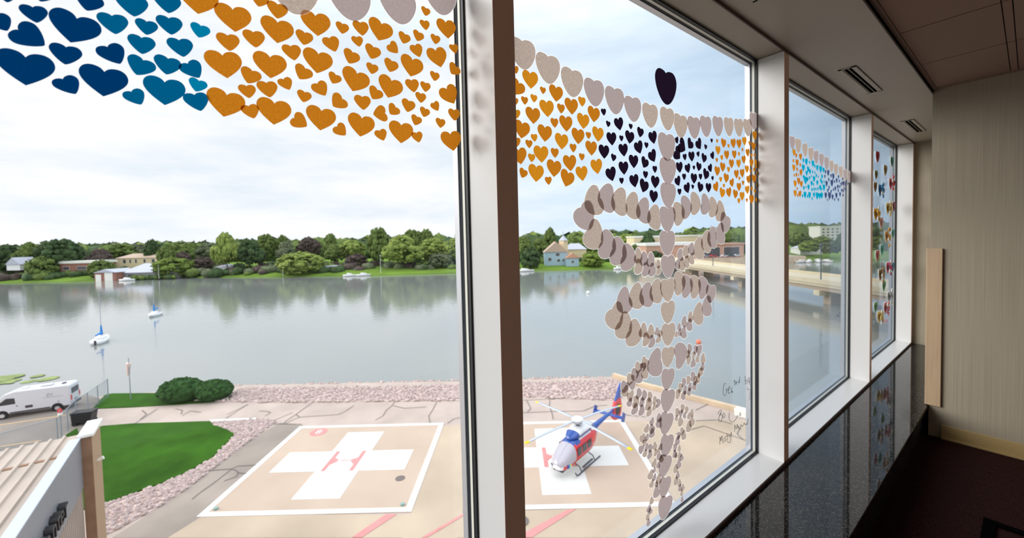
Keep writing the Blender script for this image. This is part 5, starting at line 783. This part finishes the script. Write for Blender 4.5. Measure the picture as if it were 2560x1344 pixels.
def house(name, label, e0, e1, zt, zb, n_, dep, wallm, roofm, kind='hip', roofh=1.5, wins=(), doors=(), cat='house', rz=0):
    w_ = e1 - e0; r = empty(name, W((e0 + e1) / 2, n_ + dep / 2, zb), AZ + rz); tag(r, label, cat); hh = zt - zb - roofh
    MB().box(-w_ / 2, w_ / 2, -dep / 2, dep / 2, -1, hh, wallm).build('walls', r)
    o_ = .5; a = w_ / 2 + o_; d = dep / 2 + o_
    if kind == 'hip': v = [(-a, -d, hh), (a, -d, hh), (a, d, hh), (-a, d, hh), (-a + d * .8, 0, hh + roofh), (a - d * .8, 0, hh + roofh)]; fs = [(0, 1, 5, 4), (2, 3, 4, 5), (0, 4, 3), (1, 2, 5), (0, 3, 2, 1)]
    elif kind == 'gable': v = [(-a, -d, hh), (a, -d, hh), (a, d, hh), (-a, d, hh), (0, -d, hh + roofh), (0, d, hh + roofh)]; fs = [(0, 4, 5, 3), (1, 2, 5, 4), (0, 1, 4), (2, 3, 5), (0, 3, 2, 1)]
    else: v = [(-a, -d, hh), (a, -d, hh), (a, d, hh), (-a, d, hh), (-a, -d, hh + roofh), (a, -d, hh + roofh), (a, d, hh + roofh), (-a, d, hh + roofh)]; fs = [(0, 3, 2, 1), (4, 5, 6, 7), (0, 1, 5, 4), (1, 2, 6, 5), (2, 3, 7, 6), (3, 0, 4, 7)]
    MB().add(v, fs, roofm).build('roof', r)
    if kind == 'gable': MB().add([(-w_ / 2, -d + .35, hh - .1), (w_ / 2, -d + .35, hh - .1), (0, -d + .35, hh + roofh * .92)], [(0, 1, 2)], wallm).build('gable_wall', r)
    for x, z, ww, wh in wins:
        f_ = MB().box(x - ww / 2 - .12, x + ww / 2 + .12, -dep / 2 - .1, -dep / 2 + .05, z - .12, z + wh + .12, 'white_').build('window', r); MB().box(x - ww / 2, x + ww / 2, -dep / 2 - .13, -dep / 2 - .08, z, z + wh, 'darkpane').build('pane', f_)
    for x, ww, wh in doors: MB().box(x - ww / 2, x + ww / 2, -dep / 2 - .15, -dep / 2 + .05, 0, wh, 'white_').build('garage_door' if ww > 2 else 'door', r)
    return r
house('house', 'white gabled house end at the far left, half hidden by trees', -319.4, -311, -3.3, -10.5, 252, 10, 'hull', 'roof_grey', 'gable', 4.5)
house('house', 'long low ranch house with a wide white roof edge', -290.5, -266, -6.5, -13.3, 256, 12, 'redbrick', 'white_', 'flat', 1.6, [(-8, 1.2, 4, 2), (2, 1.2, 6, 2)])
house('house', 'cream two storey mansion with tan roofs, behind the boathouse', -276, -240, -3.0, -12.8, 278, 14, 'cream', 'roof_tan', 'hip', 3.0, [(-12, 3.4, 2, 2.4), (-8, 3.4, 1.2, 2.4), (-4, 3.4, 1.2, 2.4), (2, 3.4, 1.4, 2.4), (8, 3.4, 2, 2.4)])
bh = house('boathouse', 'brick boathouse with white doors and a long grey roof', -250.7, -238, -11.5, -18.6, 239, 14, 'redbrick', 'roof_grey', 'gable', 2.0, doors=[(-4.0, 3.3, 4.0), (2.2, 4.8, 5.2)], cat='boathouse')
house('house', 'low grey roofed wing stretching right of the boathouse', -240, -206, -9.0, -17.4, 244, 18, 'fascia', 'roof_grey', 'hip', 5.2, [(-10, .8, 5, 1.6), (8, 1.0, 4, 1.6)])
house('house', 'small white house behind the tall light green tree', -190.7, -181, -11.0, -16.4, 256, 9, 'hull', 'roof_grey', 'hip', 1.8, [(-2, 1.5, 1.4, 1.2), (2, 1.5, 1.4, 1.2)])
house('shed', 'small green grey shed by the red ramp', -117, -109.5, -13.1, -17.5, 247, 7, 'leaf_g', 'roof_grey', 'flat', .6, cat='shed')
house('house', 'tall pale blue house with steep tan roof on the far lawn', 20.7, 35.0, -1.5, -15.5, 252, 12, 'paleblue', 'roof_tan', 'gable', 6.5, [(1, 5.0, 2.4, 1.8), (-4, 2, 2.0, 2.0), (1.5, 1.4, 2.0, 1.6), (4.5, 1.4, 1.2, 1.6)])
house('house', 'pale blue small garage beside the tall blue house', 33.6, 41.4, -8.6, -16.0, 247, 8, 'paleblue', 'peach', 'gable', 3.2, [(0, 1.2, 1.6, 1.4)])
cp = empty('cupola', W(33.5, 259, -6)); tag(cp, 'tan church-like tower with a dark pointed roof', 'tower'); MB().box(-2, 2, -2, 2, -9, 5.2, 'cream').build('shaft', cp); MB().cyl((0, 0, 5.2), (0, 0, 8.5), 3.0, .1, m='roof_grey', n=8).build('pointed_roof', cp); MB().cyl((0, 0, 8.4), (0, 0, 11), .12, m='lampdark', n=6).build('finial', cp)
house('house', 'grey roofed house wing behind the tower', 36, 50, -3.0, -14, 268, 10, 'cream', 'roof_grey', 'hip', 4)
house('commercial_building', 'long orange brick building with a white roof edge', 88.9, 128, -4.0, -14.6, 264, 30, 'orangebrick', 'hull', 'flat', 1.8, [(-14, 3, 4, 2.4), (-6, 3, 4, 2.4)], cat='building')
house('commercial_building', 'dark glazed lower wing of the brick building, behind the bridge', 122, 150, -5.0, -14.6, 258, 12, 'orangebrick', 'orangebrick', 'flat', 1.0, [(-7, 1.0, 11, 6.0), (6, 1.0, 10, 6.0)], cat='building')
house('commercial_building', 'pale upper storey block behind the brick building', 92, 150, 1.0, -6, 300, 20, 'cream', 'hull', 'flat', 1.0, cat='building')
house('hotel', 'large white hotel block with rows of windows, farthest building', 402, 448, 9.0, -11, 520, 20, 'hotel', 'hull', 'flat', 1.0, [(x, z, 3.0, 1.8) for x in (-19, -13, -7, -1, 5, 11, 17) for z in (3, 7, 11, 15)], cat='hotel')
house('house', 'brown roofed house among the trees in the far window', 196, 206, -7, -13.5, 300, 10, 'redbrick', 'roof_tan', 'hip', 2.5)
house('house', 'white sided house below the trees in the far window', 206, 222, -8, -14.5, 285, 10, 'hull', 'roof_grey', 'hip', 2.5)
rw = MB(); rw.box(-8, 8, -.6, .6, -1, .6, 'redbrick'); tag(rw.build('retaining_wall', loc=W(-108, 238.5, -18.6), rz=AZ - .1), 'low reddish retaining wall sloping at the far waterline', 'retaining wall')
def motorboat(e, n_, L, rz, lb, grp='motorboats'):
    r = empty('motorboat', W(e, n_, WZ), AZ + rz); tag(r, lb, 'motorboat', grp)
    MB().loft([[(x, w_, 1.1), (x, w_ * .6, 0), (x, -w_ * .6, 0), (x, -w_, 1.1)] for x, w_ in ((-L / 2, L * .15), (0, L * .16), (L / 2, .1))], m='hull').build('hull', r)
    MB().loft([[(x, w_, 1.1), (x, w_ * .8, h_), (x, -w_ * .8, h_), (x, -w_, 1.1)] for x, w_, h_ in ((-L * .2, L * .12, 2.0), (L * .2, L * .08, 1.6))], m='hull').build('cabin', r)
    return r
motorboat(-94.5, 231, 7, .3, 'white motorboat moored left of the small dock, far shore'); motorboat(-86.5, 231.5, 8, .4, 'white motorboat drawn up right of the small dock, far shore'); motorboat(7.5, 236, 11, .1, 'large white motorboat beside the brown window post'); motorboat(-229, 237, 8, .1, 'white covered boat by the boathouse lawn')
for i in range(7): motorboat(186 + i * 2.6, 256 + (i % 2) * 4, 9, .3 + i * .2, 'white motorboat in the marina, ' + ordn(i) + ' from the left', 'boats in the marina')
motorboat(63, 236, 6, .2, 'small boat at the far bank left of the bridge')
def car(e, n_, z, m, lb):
    r = empty('car', W(e, n_, z), AZ); tag(r, lb, 'car', 'cars parked by the far end of the bridge')
    T = Matrix(((1, 0, 0, 0), (0, 0, 1, 0), (0, 1, 0, 0), (0, 0, 0, 1)))
    MB().prism([(-2.2, .35), (-2.2, .9), (-1.5, 1.0), (-1.0, 1.5), (.6, 1.5), (1.2, 1.0), (2.2, .85), (2.2, .35)], -.85, .85, m, T).build('body', r, bevel=.08); MB().prism([(-1.35, 1.02), (-.95, 1.42), (.55, 1.42), (1.0, 1.02)], -.87, .87, 'darkglass', T).build('windows', r)
    for x in (-1.4, 1.4): MB().cyl((x, -.88, .33), (x, .88, .33), .33, m='tyre', n=12).build('wheel', r)
for i in range(12): car(118 + i * 5.2, 251 + (i % 3) * 2, -13.6, ('vanwhite', 'galv', 'helred', 'vanwhite', 'lampdark')[i % 5], ('white', 'grey', 'red', 'white', 'dark')[i % 5] + ' parked car beyond the bridge, ' + ordn(i) + ' from the left')
mb = MB(); mb.add([W(100, 246, -14.5), W(190, 258, -14.5), W(190, 272, -14.5), W(100, 262, -14.5)], [(0, 1, 2, 3)], 'asphalt'); mb.add([W(100, 246, -14.5), W(190, 258, -14.5), W(190, 257, -19), W(100, 245, -19)], [(0, 3, 2, 1)], 'stone'); struct('road_far_shore', mb)
for e, n_, h_, lb in ((-136, 236, 7, 'white pole on the far lawn between the trees'), (-78, 236, 11, 'pale pole rising beside the moored boats'), (-28, 239, 5, 'short white lamp pole on the far bank, right'), (-213, 240, 8, 'thin grey pole by the boathouse shore')):
    tag(MB().cyl((0, 0, 0), (0, 0, h_), .12, .08, m='hull', n=8).ball((0, 0, h_), .3, 'hull', n=8).build('pole', loc=W(e, n_, -18)), lb, 'pole')
fl_ = empty('flagpole', W(-256, 243, -18)); tag(fl_, 'flagpole with a red and white flag left of the boathouse', 'flagpole'); MB().cyl((0, 0, 0), (0, 0, 9), .1, m='hull', n=8).build('pole', fl_); MB().box(0, 1.4, -.03, .03, 5.2, 8.6, 'redlamp').box(.5, .9, -.04, .04, 5.2, 8.6, 'hull').build('flag', fl_)
